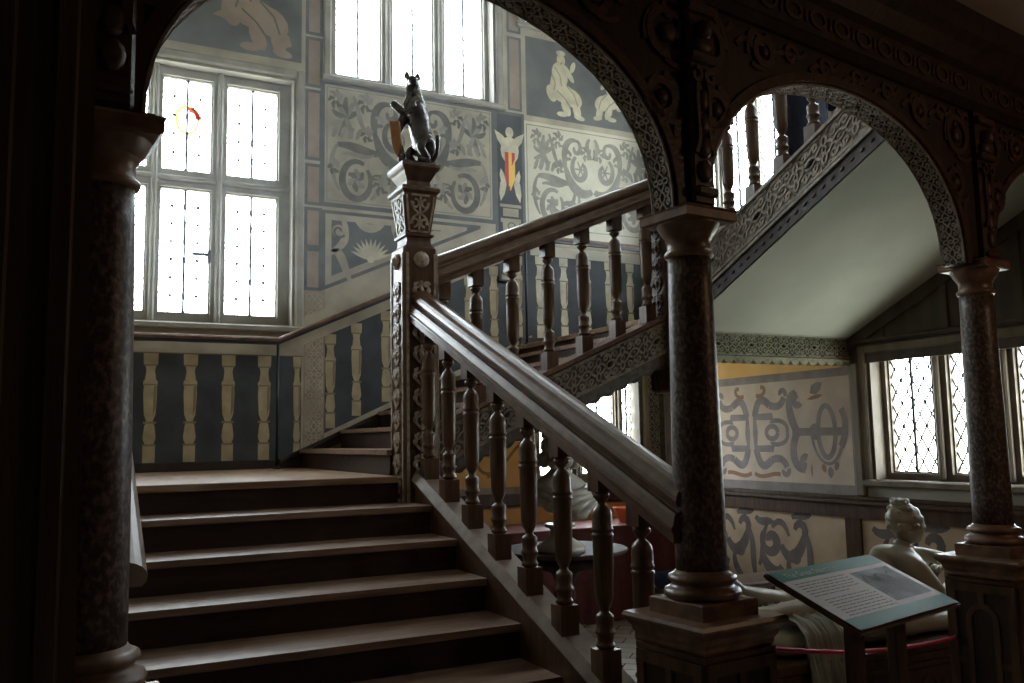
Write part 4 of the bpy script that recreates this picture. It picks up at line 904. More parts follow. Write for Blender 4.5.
for sx_ in (-1, 1):
    leafblob(mb, FA, cx+sx_*0.03, 4.40, 90+sx_*40, 0.30, 0.09, 4, 0.0027); leafblob(mb, FA, cx+sx_*0.06, 4.18, 270+sx_*10, 0.26, 0.07, 4, 0.0027); leafblob(mb, FA, cx+sx_*0.10, 4.25, 270-sx_*10, 0.2, 0.05, 4, 0.0026)
poly(mb, FA, [(cx-0.055, 4.42), (cx+0.055, 4.42), (cx+0.055, 4.16), (cx, 4.03), (cx-0.055, 4.16)], 0.0034, 5)
poly(mb, FA, [(cx-0.055, 4.16), (cx, 4.03), (cx+0.055, 4.16), (cx+0.055, 4.36), (cx, 4.24), (cx-0.055, 4.36)][1:4]+[(cx+0.0, 4.24)], 0.0037, 6)
poly(mb, FA, [(cx-0.015, 4.42), (cx+0.02, 4.42), (cx+0.02, 4.08), (cx-0.015, 4.08)], 0.0038, 6)
pb('painted_pilaster', mb, [SLATEL, SLATE, BUFF, GREYP, FIGP, REDP, GOLDP])
# right-hand grotesque panel and upper landing dado
mb = MB(); rect(mb, FA, 3.96, 3.66, 5.53, 4.77, 0.0018, 0); rframe(mb, FA, 3.98, 3.70, 5.50, 4.74, 0.010, 0.0022, 2)
paint_scrolls(mb, FA, 4.02, 3.74, 5.47, 4.72, (1, 1)); pb('painted_panel', mb, [BUFFP, GREYL, GREYL])
mb = MB(); rect(mb, FA, 4.0, 2.60, 5.53, 3.42, 0.002, 0); rect(mb, FA, 4.0, 3.42, 5.53, 3.52, 0.0034, 3); rect(mb, FA, 4.0, 3.60, 5.53, 3.66, 0.0034, 3)
for x in (4.10, 4.37, 4.64, 4.90, 5.16, 5.42): painted_baluster(mb, x, 2.61, 3.415, 0.045)
pb('painted_dado', mb, [SLATE, FIGP, OCHS, BUFFP])
# dark upper panels with pale seated figures
def figure(mb, x, z, s, fl=1, mi=1, md=2):
    B = [(0, 0.62, 0.055, 0.07, 0), (0.0, 0.70, 0.06, 0.03, 0), (-0.02, 0.44, 0.10, 0.15, 10), (-0.09, 0.40, 0.04, 0.15, -18), (0.09, 0.48, 0.035, 0.12, 35), (0.15, 0.56, 0.03, 0.07, -20), (0.02, 0.24, 0.17, 0.11, -12),
         (0.14, 0.20, 0.13, 0.10, -38), (0.19, 0.07, 0.05, 0.11, 12), (0.05, 0.08, 0.05, 0.10, 25), (0.22, -0.01, 0.07, 0.03, -10), (0.0, 0.0, 0.07, 0.03, 0), (-0.13, 0.22, 0.06, 0.10, 20)]
    for k, (a, b, rx, ry, rt) in enumerate(B): mb.blob(x+fl*a*s, z+b*s, rx*s, ry*s, FA, 0.0028+0.0001*k, 0.0028+0.0001*k, mi, 14, radians(rt*fl))
    for k, pts in enumerate(([(-0.08, 0.52), (-0.02, 0.44), (0.0, 0.32)], [(0.06, 0.34), (0.16, 0.24), (0.20, 0.12)], [(-0.06, 0.26), (0.04, 0.18), (0.10, 0.10)], [(-0.12, 0.44), (-0.08, 0.34), (-0.10, 0.26)], [(0.02, 0.60), (-0.01, 0.57)])):
        mb.ribbon([(x+fl*a*s, z+b*s) for a, b in pts], 0.014*s, FA, 0, 0.0050+0.0001*k, md, flat=True)
mb = MB(); rect(mb, FA, 0.02, 4.93, 1.78, 6.5, 0.002, 2); rframe(mb, FA, 0.02, 4.93, 1.78, 6.5, 0.02, 0.0025, 3)
figure(mb, 1.32, 5.02, 1.25, 1); leafblob(mb, FA, 1.0, 5.25, 20, 0.42, 0.16, 1, 0.0027); leafblob(mb, FA, 0.86, 5.22, 30, 0.36, 0.10, 2, 0.0029); leafblob(mb, FA, 1.48, 5.18, -25, 0.22, 0.16, 1, 0.0026)
pb('painted_panel', mb, [SLATE, PINKB, SLATEL, BUFF])
mb = MB(); rect(mb, FA, 3.96, 4.82, 5.53, 5.66, 0.002, 0); rframe(mb, FA, 3.96, 4.80, 5.53, 5.68, 0.03, 0.0025, 3)
figure(mb, 4.40, 4.90, 0.92, 1); figure(mb, 5.0, 4.93, 0.80, -1)
pb('painted_panel', mb, [SLATEL, FIGP, GREYL, BUFF])  # ground in paler grey, the window haze put into its colour
# ground floor part of the far wall: ochre panels under the stairs, warm sunlight put into their colour
mb = MB(); poly(mb, FA, [(2.2, 1.20), (3.98, 1.20), (3.98, 2.2), (3.75, 2.16), (2.2, 1.34)], 0.002, 0); rect(mb, FA, 2.0, 0.30, 5.53, 1.0, 0.002, 0)
for (cx_, cz_) in ((3.5, 1.45), (2.9, 1.5)):
    mb.ribbon(spiral(cx_, cz_, 0.05, 0.16, 0, 420, 20), 0.03, FA, 0, 0.003, 1, flat=True); mb.ribbon(bez((cx_, cz_-0.15), (cx_+0.2, cz_-0.1), (cx_+0.3, cz_+0.2), (cx_+0.42, cz_+0.15), 10), 0.03, FA, 0, 0.0032, 1, flat=True)
rect(mb, FA, 5.22, 1.16, 5.53, 2.30, 0.0024, 2)
for k in range(6):
    for (pp, ww) in UNIT: mb.ribbon([(5.375+y*0.2, 1.2+(k+x)*0.18) for (x, y) in pp], ww*0.2, FA, 0, 0.003, 3, flat=True)
pb('painted_panel', mb, [OCHRE, OCHRED, STRAPG, STRAPO])
mb = MB(); mb.box((1.0, YA-0.045, 1.02), (XR, YA, 1.14), 0, ch=0.01); mb.box((1.0, YA-0.02, FZ), (XR, YA, FZ+0.24)); struct(mb.build('trim_1', OAK))

# ------------------------------------------------------------------ right wall
mb = MB()
rect(mb, FR, 4.86, 1.16, 7.39, 2.34, 0.0016, 3); rect(mb, FR, 4.985, 1.235, 6.75, 2.10, 0.0020, 0); rect(mb, FR, 4.985, 2.17, 7.3, 2.33, 0.0020, 4)  # ochre strip at the top: lit wall under the beam, as colour
def r(pts, wd, k, mi=1, tp=False): mb.ribbon(pts, tapered(wd) if tp else wd*1.3, FR, 0, 0.0022+0.00006*k, mi, flat=True)
# cartouche, centred at y 6.08; mirrored both ways (y decreases to the right of the picture)
cy_, cz_ = 6.12, 1.66; k = 0
for su in (1, -1):
    for sv in (1, -1):
        T = lambda pts: [(cy_+su*a, cz_+sv*b) for a, b in pts]
        for pts, wd in (([(0.05, 0.0), (0.05, 0.14), (0.26, 0.14), (0.26, 0.08)], 0.05), (bez((0.05, 0.14), (0.10, 0.34), (0.16, 0.30), (0.24, 0.24), 10), 0.055), (bez((0.24, 0.24), (0.34, 0.20), (0.40, 0.24), (0.42, 0.30), 8), 0.05),
                        (spiral(0.40, 0.33, 0.045, 0.02, -30, 200, 8), 0.035), (ring(0.26, 0.0, 0.07, 0.055, 14), 0.035), (bez((0.26, 0.10), (0.40, 0.12), (0.46, 0.06), (0.44, 0.0), 8), 0.03)):
            k += 1; r(T(pts), wd, k)
    for pts in (bez((cy_+su*0.08, cz_+0.33), (cy_+su*0.20, cz_+0.30), (cy_+su*0.22, cz_+0.42), (cy_+su*0.14, cz_+0.40)), bez((cy_+su*0.02, cz_-0.36), (cy_+su*0.14, cz_-0.42), (cy_+su*0.22, cz_-0.34), (cy_+su*0.34, cz_-0.36))):
        k += 1; r(pts, 0.028, k, 2)
for pts, wd in ((bez((5.56, 1.66), (5.66, 1.78), (5.68, 1.98), (5.56, 1.98), 12), 0.06), (spiral(5.54, 1.92, 0.055, 0.03, 90, -150, 8), 0.045), (bez((5.56, 1.66), (5.66, 1.52), (5.62, 1.34), (5.50, 1.36), 12), 0.06), (spiral(5.48, 1.42, 0.05, 0.03, -90, 120, 8), 0.045),
                ([(5.62, 1.66), (5.02, 1.66)], 0.05), (ring(5.24, 1.66, 0.09, 0.21, 24), 0.035), (ring(5.36, 1.66, 0.05, 0.05, 12), 0.03), (bez((5.40, 1.62), (5.36, 1.36), (5.14, 1.30), (5.08, 1.60), 12), 0.02), (bez((5.10, 1.54), (5.04, 1.62), (5.02, 1.76), (5.08, 1.84), 8), 0.045)):
    k += 1; r(pts, wd, k)
for (a, b, c_, l_, w_) in ((5.22, 1.38, -90, 0.10, 0.06), (5.30, 1.40, -110, 0.08, 0.05), (5.14, 1.42, -70, 0.08, 0.05), (5.42, 1.40, -90, 0.12, 0.02), (5.40, 1.98, 150, 0.16, 0.09), (5.26, 1.96, -10, 0.18, 0.035)):
    k += 1; leafblob(mb, FR, a, b, c_, l_, w_, 2 if k % 2 else 1, 0.0022+0.00006*k)
mb.build('painted_panel', [TAN, MAUVE, RUST, MAUVE, OCHRE], wall_right)
# lower panels below the dado
mb = MB()
for (y0, y1) in ((5.09, 6.9), (3.62, 4.94), (3.02, 3.50)):
    rect(mb, FR, y0, 0.30, y1, 0.985, 0.0018, 0)
    yc = y1-0.1; kk = 0
    while yc-0.65 > y0:
        for pts, wd in ((spiral(yc-0.18, 0.72, 0.03, 0.12, 0, 400, 16), 0.045), (bez((yc-0.30, 0.70), (yc-0.40, 0.50), (yc-0.55, 0.66), (yc-0.60, 0.86), 10), 0.05), (spiral(yc-0.54, 0.84, 0.07, 0.03, 0, 250, 8), 0.035), (bez((yc-0.38, 0.58), (yc-0.36, 0.46), (yc-0.44, 0.40), (yc-0.5, 0.36), 6), 0.035),
                        (bez((yc-0.02, 0.50), (yc-0.10, 0.60), (yc-0.05, 0.74), (yc-0.14, 0.86), 8), 0.03), (spiral(yc-0.47, 0.62, 0.02, 0.06, 90, 420, 10), 0.025), (bez((yc-0.44, 0.94), (yc-0.5, 0.98), (yc-0.6, 0.94), (yc-0.66, 0.98), 6), 0.03), (bez((yc-0.60, 0.80), (yc-0.66, 0.66), (yc-0.60, 0.50), (yc-0.66, 0.38), 8), 0.035), (bez((yc-0.20, 0.84), (yc-0.28, 0.94), (yc-0.36, 0.90), (yc-0.40, 0.78), 6), 0.028),
                        (bez((yc-0.06, 0.62), (yc-0.12, 0.46), (yc-0.24, 0.42), (yc-0.30, 0.52), 8), 0.05), (bez((yc, 0.92), (yc-0.08, 0.84), (yc-0.16, 0.92), (yc-0.22, 0.88), 6), 0.035), (bez((yc-0.3, 0.4), (yc-0.2, 0.34), (yc-0.1, 0.38), (yc, 0.34), 6), 0.03)):
            kk += 1; mb.ribbon(pts, tapered(wd*1.35), FR, 0, 0.002+0.00006*kk, 1, flat=True)
        yc -= 0.68
mb.build('painted_dado', [TANB, MAUVED], wall_right)
mb = MB(); mb.box((XR-0.03, 2.97, FZ), (XR, YA-0.01, 0.30)); mb.box((XR-0.022, 2.97, 0.985), (XR, YA-0.01, 1.09))
mb.box((XR-0.05, 2.97, 1.09), (XR, YA-0.01, 1.125), 0, ch=0.01); mb.box((XR-0.035, 2.97, 1.125), (XR, YA-0.01, 1.16), 0, ch=0.008)
for (y0, y1) in ((4.94, 5.09), (3.50, 3.62), (6.9, 7.02)): mb.box((XR-0.02, y0, 0.30), (XR, y1, 0.985))
struct(mb.build('trim_2', OAK))
mb = MB(); mb.box((XR-0.05, 4.86, 1.16), (XR, 4.935, 2.19), 0, ch=0.01); struct(mb.build('trim_3', FRAMEB))
# dark boarding between window and soffit
mb = MB()
ya, yb = 4.95, 2.98
mb.add([(XR-0.02, ya, 2.18), (XR-0.02, yb, 2.18), (XR-0.02, yb, SB(yb)), (XR-0.02, ya, SB(ya)), (XR, ya, 2.18), (XR, yb, 2.18), (XR, yb, SB(yb)), (XR, ya, SB(ya))], [[0, 1, 2, 3], [0, 4, 5, 1], [1, 5, 6, 2], [2, 6, 7, 3], [3, 7, 4, 0]], 0)
for k_, (d0, d1) in enumerate(((-0.10, -0.004),)):
    mb.add([(XR-0.05, ya, SB(ya)+d0), (XR-0.05, yb, SB(yb)+d0), (XR-0.05, yb, SB(yb)+d1), (XR-0.05, ya, SB(ya)+d1), (XR-0.02, ya, SB(ya)+d0), (XR-0.02, yb, SB(yb)+d0), (XR-0.02, yb, SB(yb)+d1), (XR-0.02, ya, SB(ya)+d1)], [[0, 1, 2, 3], [0, 4, 5, 1], [1, 5, 6, 2], [2, 6, 7, 3], [3, 7, 4, 0]], 0)
mb.box((XR-0.06, yb, 2.335), (XR-0.02, ya, 2.365), 0, ch=0.008)
for y_ in (3.5, 4.05, 4.6): mb.box((XR-0.04, y_, 2.36), (XR-0.02, y_+0.06, SB(y_+0.06)-0.02))
# cut the opening: keep boarding above the window head only
struct(mb.build('trim_4', DWALL))
mb = MB(); mb.box((XR-0.012, -2.9, FZ), (XR, 2.88, CEIL)); struct(mb.build('trim_5', DWALL))

# ------------------------------------------------------------------ skirtings, rails along the walls
mb = MB(); mb.box((XL, YA-0.02, 1.44), (1.80, YA, 1.512), 0, ch=0.006); struct(mb.build('baseboard_landing', OAKD))
mb = MB(); z_ = lambda x: 1.50+0.452*(x-1.66)
A = [(1.62, 1.44), (3.86, z_(3.86)-0.16), (3.86, z_(3.86)), (1.66, z_(1.66))]
mb.add([(x, YA-0.025, z) for x, z in A]+[(x, YA, z) for x, z in A], [[0, 1, 2, 3], [0, 4, 5, 1], [1, 5, 6, 2], [2, 6, 7, 3], [3, 7, 4, 0]])
mb.add([(x, YA-0.045, z) for x, z in [(1.60, 1.485), (3.86, z_(3.86)-0.015), (3.86, z_(3.86)+0.015), (1.60, 1.515)]]+[(x, YA, z) for x, z in [(1.60, 1.485), (3.86, z_(3.86)-0.015), (3.86, z_(3.86)+0.015), (1.60, 1.515)]], [[0, 1, 2, 3], [0, 4, 5, 1], [1, 5, 6, 2], [2, 6, 7, 3], [3, 7, 4, 0]])
struct(mb.build('baseboard_flight', OAKD))
mb = MB(); mb.box((3.86, YA-0.025, 2.52), (XR, YA, 2.61), 0, ch=0.006); struct(mb.build('baseboard_upper', OAKD))
def wrail(pts, label, posts, name='wall_handrail'):
    root = tag(empty(name, pts[0]), label, 'handrail', None)
    mb = MB(); sec = [(-0.028, -0.010), (-0.030, 0.008), (-0.018, 0.022), (0, 0.027), (0.018, 0.022), (0.030, 0.008), (0.028, -0.010)]
    for a, b in zip(pts[:-1], pts[1:]): mb.extr([(-x, z) for x, z in sec], a, b, ((0, 1, 0), (0, 0, 1)), smooth=False)
    mb.build('rail', OAKR, root)
    mb = MB()
    for a, b in zip(pts[:-1], pts[1:]): mb.extr([(-0.02, -0.035), (0.02, -0.035), (0.02, -0.0101), (-0.02, -0.0101)], a, b, ((0, 1, 0), (0, 0, 1)))
    mb.build('rail_backing', IRON, root)
    for (x, y, z0, z1) in posts:
        mb = MB(); mb.tube([(x, y, z0), (x, y, z1)], 0.011, 10); mb.lathe([(0.035, z0), (0.03, z0+0.012), (0.012, z0+0.02)], (x, y), 12); mb.build('post', IRON, root)
    return root
YH = YA-0.17
def toX(x): return x*YH/YA
sc_ = YH/YA
ZR = 1.65+(2.50-1.65)*sc_
wrail([(0.06, YH, ZR), (1.59*sc_, YH, ZR), (4.02*sc_, YH, 1.65+(3.60-1.65)*sc_), (XR-0.03, YH, 1.65+(3.595-1.65)*sc_)],
      'thin polished handrail following the painted dado along the far wall', [(1.59*sc_-0.005, YH, 1.44, ZR-0.03), (3.95*sc_, YH, 2.52, 1.65+(3.55-1.65)*sc_)])
# left-hand rail of the lower flight (rounded capping ending by the left column)
lr = tag(empty('stair_handrail', (0.17, 3.6, 1.3)), 'broad rounded handrail end at the left of the steps beside the left column', 'handrail')
RZ = lambda y: 1.31+0.45*(y-2.86)
mb = MB(); P = [(-0.07, 0.0), (-0.07, -0.05)]+[(0.07*cos(a)+0.0, 0.0+0.045*sin(a)) for a in [radians(-30+210*i/12) for i in range(13)]]
P = [(0.07*cos(radians(t)), 0.045*sin(radians(t))) for t in range(-40, 221, 20)]
mb.extr([(-x, z) for x, z in P], (0.17, 2.86, RZ(2.86)-0.045), (0.17, 5.0, RZ(5.0)-0.045), ((-1, 0, 0), (0, 0, 1)), smooth=False); mb.build('rail', CAPP, lr)
for y in (3.1, 4.0, 4.85):
    mb = MB(); mb.tube([(XL+0.0, y, RZ(y)-0.16), (0.10, y, RZ(y)-0.15), (0.17, y, RZ(y)-0.075)], 0.012, 8); mb.build('bracket', IRON, lr)

# ------------------------------------------------------------------ information board (in front of the arcade)
ib_c = Vector((0, 0, 1.65))+Vector((1.864, 1.664, 1.249-1.65))*1.35; ibw, ibh, iy, it = 0.675, 0.359, radians(12.503), radians(22.794)
U = Vector((cos(iy), sin(iy), 0)); V = Vector((-sin(iy)*cos(it), cos(iy)*cos(it), sin(it))); Nn = U.cross(V)
fB = lambda u, v, h: tuple(ib_c+U*u+V*v+Nn*h)
ib = tag(empty('information_board', (ib_c.x, ib_c.y, FZ)), 'sloping teal and white visitor information board on two dark wooden posts', 'sign')
mb = MB(); mb.box((-ibw/2, -ibh/2, -0.022), (ibw/2, ibh/2, -0.002), 0, fn=fB); mb.box((-ibw/2-0.006, -ibh/2-0.006, -0.016), (ibw/2+0.006, ibh/2+0.006, -0.006), 0, fn=fB); mb.build('board_frame', OAK, ib)
mb = MB(); hw, hh = ibw/2-0.002, ibh/2-0.002
rect(mb, fB, -hw, -hh, hw, hh, 0.0, 0); rect(mb, fB, -hw, hh-0.062, hw, hh, 0.0006, 1); rect(mb, fB, -hw, -hh, hw, -hh+0.058, 0.0006, 1)
mb.build('printed_panel', [PAPER, TEAL], ib)
mb = MB(); rect(mb, fB, 0.045, -hh+0.082, hw-0.03, hh-0.085, 0.0008, 0)
for k in range(10): mb.ribbon(bez((0.06, -0.07+0.014*k), (0.14, -0.03+0.010*k), (0.22, -0.085+0.015*k), (0.295, -0.07+0.013*k), 8), 0.003, fB, 0, 0.0012, 1, flat=True)
for k in range(7): mb.ribbon([(0.075+0.022*k, -0.078+0.006*k), (0.085+0.022*k, 0.0), (0.080+0.022*k, 0.03+0.006*k)], 0.004, fB, 0, 0.0013+0.00002*k, 2, flat=True)
for k in range(3): mb.ribbon(bez((0.06+0.08*k, 0.02), (0.07+0.08*k, 0.075), (0.12+0.08*k, 0.075), (0.13+0.08*k, 0.02), 8), 0.005, fB, 0, 0.0015+0.00002*k, 2, flat=True)
mb.build('engraving_print', [ENGR, MAUVE, SLATE], ib)
mb = MB(); rnd = random.Random(3)
for k in range(14):
    v = hh-0.088-0.0155*k-(0.012 if k > 5 else 0); x = -hw+0.035+(0.0 if k < 6 else 0.02)
    end = 0.015-rnd.random()*0.03-(0.08 if k in (5, 13) else 0)
    while x < end:
        l_ = 0.012+rnd.random()*0.03; rect(mb, fB, x, v, min(x+l_, end+0.01), v+0.0045, 0.0008, 0); x += l_+0.006
mb.build('body_text', INK, ib)
fc = bpy.data.curves.new('title_text', 'FONT'); fc.body = 'The Great Staircase'; fc.size = 0.039; fc.extrude = 0.0003
to = bpy.data.objects.new('tmp', fc); COL.objects.link(to)
dg = bpy.context.evaluated_depsgraph_get(); tm = bpy.data.meshes.new_from_object(to.evaluated_get(dg)); bpy.data.objects.remove(to)
tm.materials.clear(); tm.materials.append(WHITE)
for v in tm.vertices: v.co = Vector(fB(v.co.x-hw+0.050, v.co.y+hh-0.047, 0.001+v.co.z))-wloc(ib)
tt = bpy.data.objects.new('title_text', tm); COL.objects.link(tt); tt.parent = ib
for u_ in (-0.19, 0.085):
    top = Vector(fB(u_, -0.07, -0.022)); mb = MB()
    mb.box((top.x-0.028, top.y-0.022, FZ+0.03), (top.x+0.028, top.y+0.022, top.z), 0, ch=0.005); mb.build('post', OAK, ib)
    mb = MB(); mb.box((top.x-0.04, top.y-0.16, FZ), (top.x+0.04, top.y+0.16, FZ+0.03), 0, ch=0.006); mb.build('foot', OAK, ib)

# ------------------------------------------------------------------ crimson barrier rope
L23, mp23 = arcmap(C2, C3)
rp_ = tag(empty('barrier_rope', mp23(1.0, 0, 0.76)), 'thin crimson rope slung low between two pedestals behind the board', 'rope')
pts = []
for i in range(25):
    t = i/24; s = 0.165+(1.80-0.165)*t; z = 0.925-0.235*t-0.42*t*(1-t)*0.42; pts.append(mp23(s+0.062*t, 0.125*t, z))
mb = MB(); mb.tube(pts, 0.0085, 8); mb.build('rope', ROPE, rp_)
for p in (pts[0], pts[-1]):
    mb = MB(); mb.tube([(p[0]-0.012, p[1], p[2]), (p[0]+0.012, p[1], p[2])], 0.013, 8); mb.build('hook', IRON, rp_)

# ------------------------------------------------------------------ reclining sculpture
sy = 3.62
pl = tag(empty('sculpture_plinth', (4.05, sy, FZ)), 'low dark moulded plinth under the reclining sculpture', 'plinth')
mb = MB(); 
for (h_, z0, z1) in ((0.00, FZ, FZ+0.12), (-0.03, FZ+0.12, FZ+0.36), (0.0, FZ+0.36, FZ+0.40), (0.02, FZ+0.40, FZ+0.45), (0.035, FZ+0.45, FZ+0.50)):
    mb.box((3.10-h_, sy-0.30-h_, z0), (5.05+h_, sy+0.30+h_, z1), 0, ch=0.008)
mb.build('plinth_body', OAK, pl)
mb = MB()
for k in range(8):
    u = 3.25+0.235*k; mb.ribbon(ring(u, FZ+0.24, 0.06, 0.07, 14), 0.018, lambda a, b, h: (a, sy-0.27-h, b), 0, 0.01, 0); mb.blob(u+0.115, FZ+0.24, 0.02, 0.04, lambda a, b, h: (a, sy-0.27-h, b), 0, 0.01, 0, n=8)
mb.build('carved_front', STRAPG, pl)
ZP = FZ+0.50
mt = tag(empty('mattress', (4.05, sy, ZP)), 'carved pale mattress beneath the reclining sculpture on the plinth', 'mattress')
mb = MB(); n = 26; NS = 12
for i in range(n+1):
    x = 3.10+1.90*i/n; e = min(1, min(i, n-i)/1.5)**0.5 if 0 < i < n else 0.55
    for j in range(NS):
        a = 2*pi*j/NS; cy2, sz2 = cos(a), sin(a)
        yy = (abs(cy2)**0.5)*(1 if cy2 > 0 else -1)*0.27*e; zz = (abs(sz2)**0.55)*(1 if sz2 > 0 else -1)*0.062*e
        mb.v.append((x+0.0, sy+yy, ZP+0.064+zz+0.006*sin(i*1.7+j)))
for i in range(n):
    for j in range(NS):
        mb.f.append([i*NS+j, i*NS+(j+1) % NS, (i+1)*NS+(j+1) % NS, (i+1)*NS+j]); mb.mi.append(0); mb.sm.append(True)
mb.f.append(list(range(NS))); mb.mi.append(0); mb.sm.append(False); mb.f.append([n*NS+j for j in range(NS-1, -1, -1)]); mb.mi.append(0); mb.sm.append(False)
mb.build('pad', STONE, mt)
ZM = ZP+0.125
sc2 = tag(empty('reclining_sculpture', (4.05, sy, ZM)), 'life-size pale sculpture of a nude lying prone with raised head and bun', 'sculpture')
cyy = sy-0.03
body = [(None, [(3.88, cyy, ZM+0.110, (0.135, 0.165)), (4.00, cyy, ZM+0.115, (0.095, 0.14)), (4.11, cyy, ZM+0.135, (0.100, 0.155)), (4.215, cyy, ZM+0.185, (0.105, 0.185)), (4.285, cyy, ZM+0.245, (0.085, 0.165)), (4.325, cyy-0.01, ZM+0.315, 0.066), (4.350, cyy-0.015, ZM+0.365, 0.060)]),
        (0, [(3.74, cyy-0.085, ZM+0.095, 0.096), (3.60, cyy-0.09, ZM+0.080, 0.080), (3.47, cyy-0.09, ZM+0.072, 0.062), (3.36, cyy-0.095, ZM+0.072, 0.060), (3.24, cyy-0.10, ZM+0.075, 0.046), (3.12, cyy-0.10, ZM+0.085, 0.036), (3.09, cyy-0.10, ZM+0.070, 0.036), (3.055, cyy-0.10, ZM+0.015, 0.028), (3.02, cyy-0.10, ZM-0.04, 0.020)]),
        (0, [(3.74, cyy+0.085, ZM+0.095, 0.094), (3.60, cyy+0.09, ZM+0.085, 0.078), (3.48, cyy+0.09, ZM+0.085, 0.060), (3.36, cyy+0.085, ZM+0.115, 0.058), (3.26, cyy+0.07, ZM+0.145, 0.044), (3.17, cyy+0.06, ZM+0.175, 0.034), (3.14, cyy+0.06, ZM+0.21, 0.032), (3.10, cyy+0.05, ZM+0.24, 0.020)]),
        (4, [(4.25, cyy-0.165, ZM+0.225, 0.066), (4.31, cyy-0.200, ZM+0.140, 0.052), (4.40, cyy-0.190, ZM+0.070, 0.042), (4.50, cyy-0.14, ZM+0.085, 0.034), (4.59, cyy-0.09, ZM+0.095, 0.026), (4.63, cyy-0.07, ZM+0.095, 0.028)]),
        (4, [(4.33, cyy+0.140, ZM+0.265, 0.062), (4.44, cyy+0.09, ZM+0.270, 0.050), (4.545, cyy+0.01, ZM+0.262, 0.043), (4.635, cyy-0.08, ZM+0.238, 0.037), (4.54, cyy-0.12, ZM+0.228, 0.030), (4.47, cyy-0.13, ZM+0.222, 0.031)])]
skin('body', body, STONE, sc2)
hd = MB()
def ell(mb, c, rx, ry, rz, n=16, m=10, mi=0, fnr=None):
    vs = []; fs = []
    for i in range(m+1):
        ph = pi*i/m-pi/2
        for j in range(n):
            a = 2*pi*j/n; k = fnr(a, ph) if fnr else 1
            vs.append((c[0]+rx*cos(ph)*cos(a)*k, c[1]+ry*cos(ph)*sin(a)*k, c[2]+rz*sin(ph)*k))
    for i in range(m):
        for j in range(n): fs.append([i*n+j, i*n+(j+1) % n, (i+1)*n+(j+1) % n, (i+1)*n+j])
    mb.add(vs, fs, mi, True)
H = (4.378, cyy-0.015, ZM+0.445)
ell(hd, H, 0.100, 0.086, 0.108); ell(hd, (H[0]+0.045, H[1]-0.005, H[2]-0.055), 0.045, 0.045, 0.050)      # skull and jaw, face turned to the right
hd.add([(H[0]+0.085, H[1]-0.012, H[2]+0.02), (H[0]+0.085, H[1]+0.012, H[2]+0.02), (H[0]+0.115, H[1], H[2]-0.022), (H[0]+0.085, H[1]-0.016, H[2]-0.03), (H[0]+0.085, H[1]+0.016, H[2]-0.03)], [[0, 2, 1], [0, 3, 2], [1, 2, 4], [3, 4, 2]], 0, True)   # nose
ell(hd, (H[0]+0.088, H[1], H[2]-0.048), 0.012, 0.022, 0.008, 10, 6); ell(hd, (H[0]+0.080, H[1]-0.028, H[2]+0.012), 0.010, 0.014, 0.008, 10, 6); ell(hd, (H[0]+0.080, H[1]+0.028, H[2]+0.012), 0.010, 0.014, 0.008, 10, 6)
ell(hd, (H[0]-0.005, H[1]-0.072, H[2]-0.01), 0.018, 0.010, 0.028, 10, 6)
hd.build('head', STONE, sc2)
hr = MB()
wav = lambda a, p: 1+0.05*sin(9*a)+0.04*sin(11*p)
ell(hr, (H[0]-0.022, H[1], H[2]+0.028), 0.104, 0.096, 0.096, 28, 16, 0, wav); ell(hr, (H[0]-0.045, H[1]+0.005, H[2]+0.105), 0.062, 0.055, 0.045, 22, 12, 0, wav); ell(hr, (H[0]-0.085, H[1], H[2]+0.055), 0.05, 0.055, 0.06, 22, 12, 0, wav)
rn_ = random.Random(9)
for k in range(34):
    a = rn_.random()*2*pi; e_ = rn_.random()*0.16-0.02; q_ = sqrt(max(0.05, 1-(e_/0.17)**2))
    cx_c, cy_c = H[0]-0.022+0.095*q_*cos(a), H[1]+0.086*q_*sin(a)
    if cx_c > H[0]+0.06: continue
    ell(hr, (cx_c, cy_c, H[2]+e_), 0.022, 0.022, 0.018, 10, 6)
for k in range(9): ell(hr, (H[0]-0.055+0.035*cos(k*0.7), H[1]+0.035*sin(k*0.7), H[2]+0.135+0.006*(k % 2)), 0.022, 0.020, 0.018, 10, 6)
hr.build('hair', STONE, sc2)
# hands with fingers on the forearms' ends
for (hx, hy, hz, s1) in ((4.635, cyy-0.065, ZM+0.095, 1), (4.465, cyy-0.135, ZM+0.222, -1)):
    fm = MB()
    for q in range(5):
        l_ = (0.055, 0.066, 0.070, 0.064, 0.045)[q] if q else 0.045
        a = (q-2)*0.16; d = Vector((s1*0.85, -0.35+a, -0.12 if q else 0.15)).normalized(); st = Vector((hx, hy+(q-2)*0.013*1.0, hz))
        fm.tube([st, st+d*l_*0.5, st+d*l_*0.8+Vector((0, 0, -0.008)), st+d*l_+Vector((0, 0, -0.018))], [0.0095, 0.009, 0.008, 0.006], 8)
    fm.build('hand', STONE, sc2)
# drapery over the hips' end hanging down the front
dr = tag(empty('drapery', (3.40, sy-0.3, ZP)), 'grey-green gathered cloth hanging over the mattress near the feet', 'drapery')
mb = MB(); NU, NV = 40, 22
for i in range(NU+1):
    for j in range(NV+1):
        u = i/NU; v = j/NV; x = 3.27+0.24*u+0.08*v*(u-0.3); fold = 0.020*sin(u*26+v*3)+0.012*sin(u*47+1)
        if v < 0.35: t = v/0.35; y = sy-0.02-0.27*t; z = ZM+0.02+0.055*(1-t)+abs(fold)*0.9
        else: t = (v-0.35)/0.65; y = sy-0.30-0.05*t-abs(fold)*1.4*(0.4+t); z = ZM+0.02-0.015-(0.26+0.10*sin(u*3.1))*t
        mb.v.append((x, y, z))
for i in range(NU):
    for j in range(NV): a = i*(NV+1)+j; mb.f.append([a, a+NV+1, a+NV+2, a+1]); mb.mi.append(0); mb.sm.append(True)
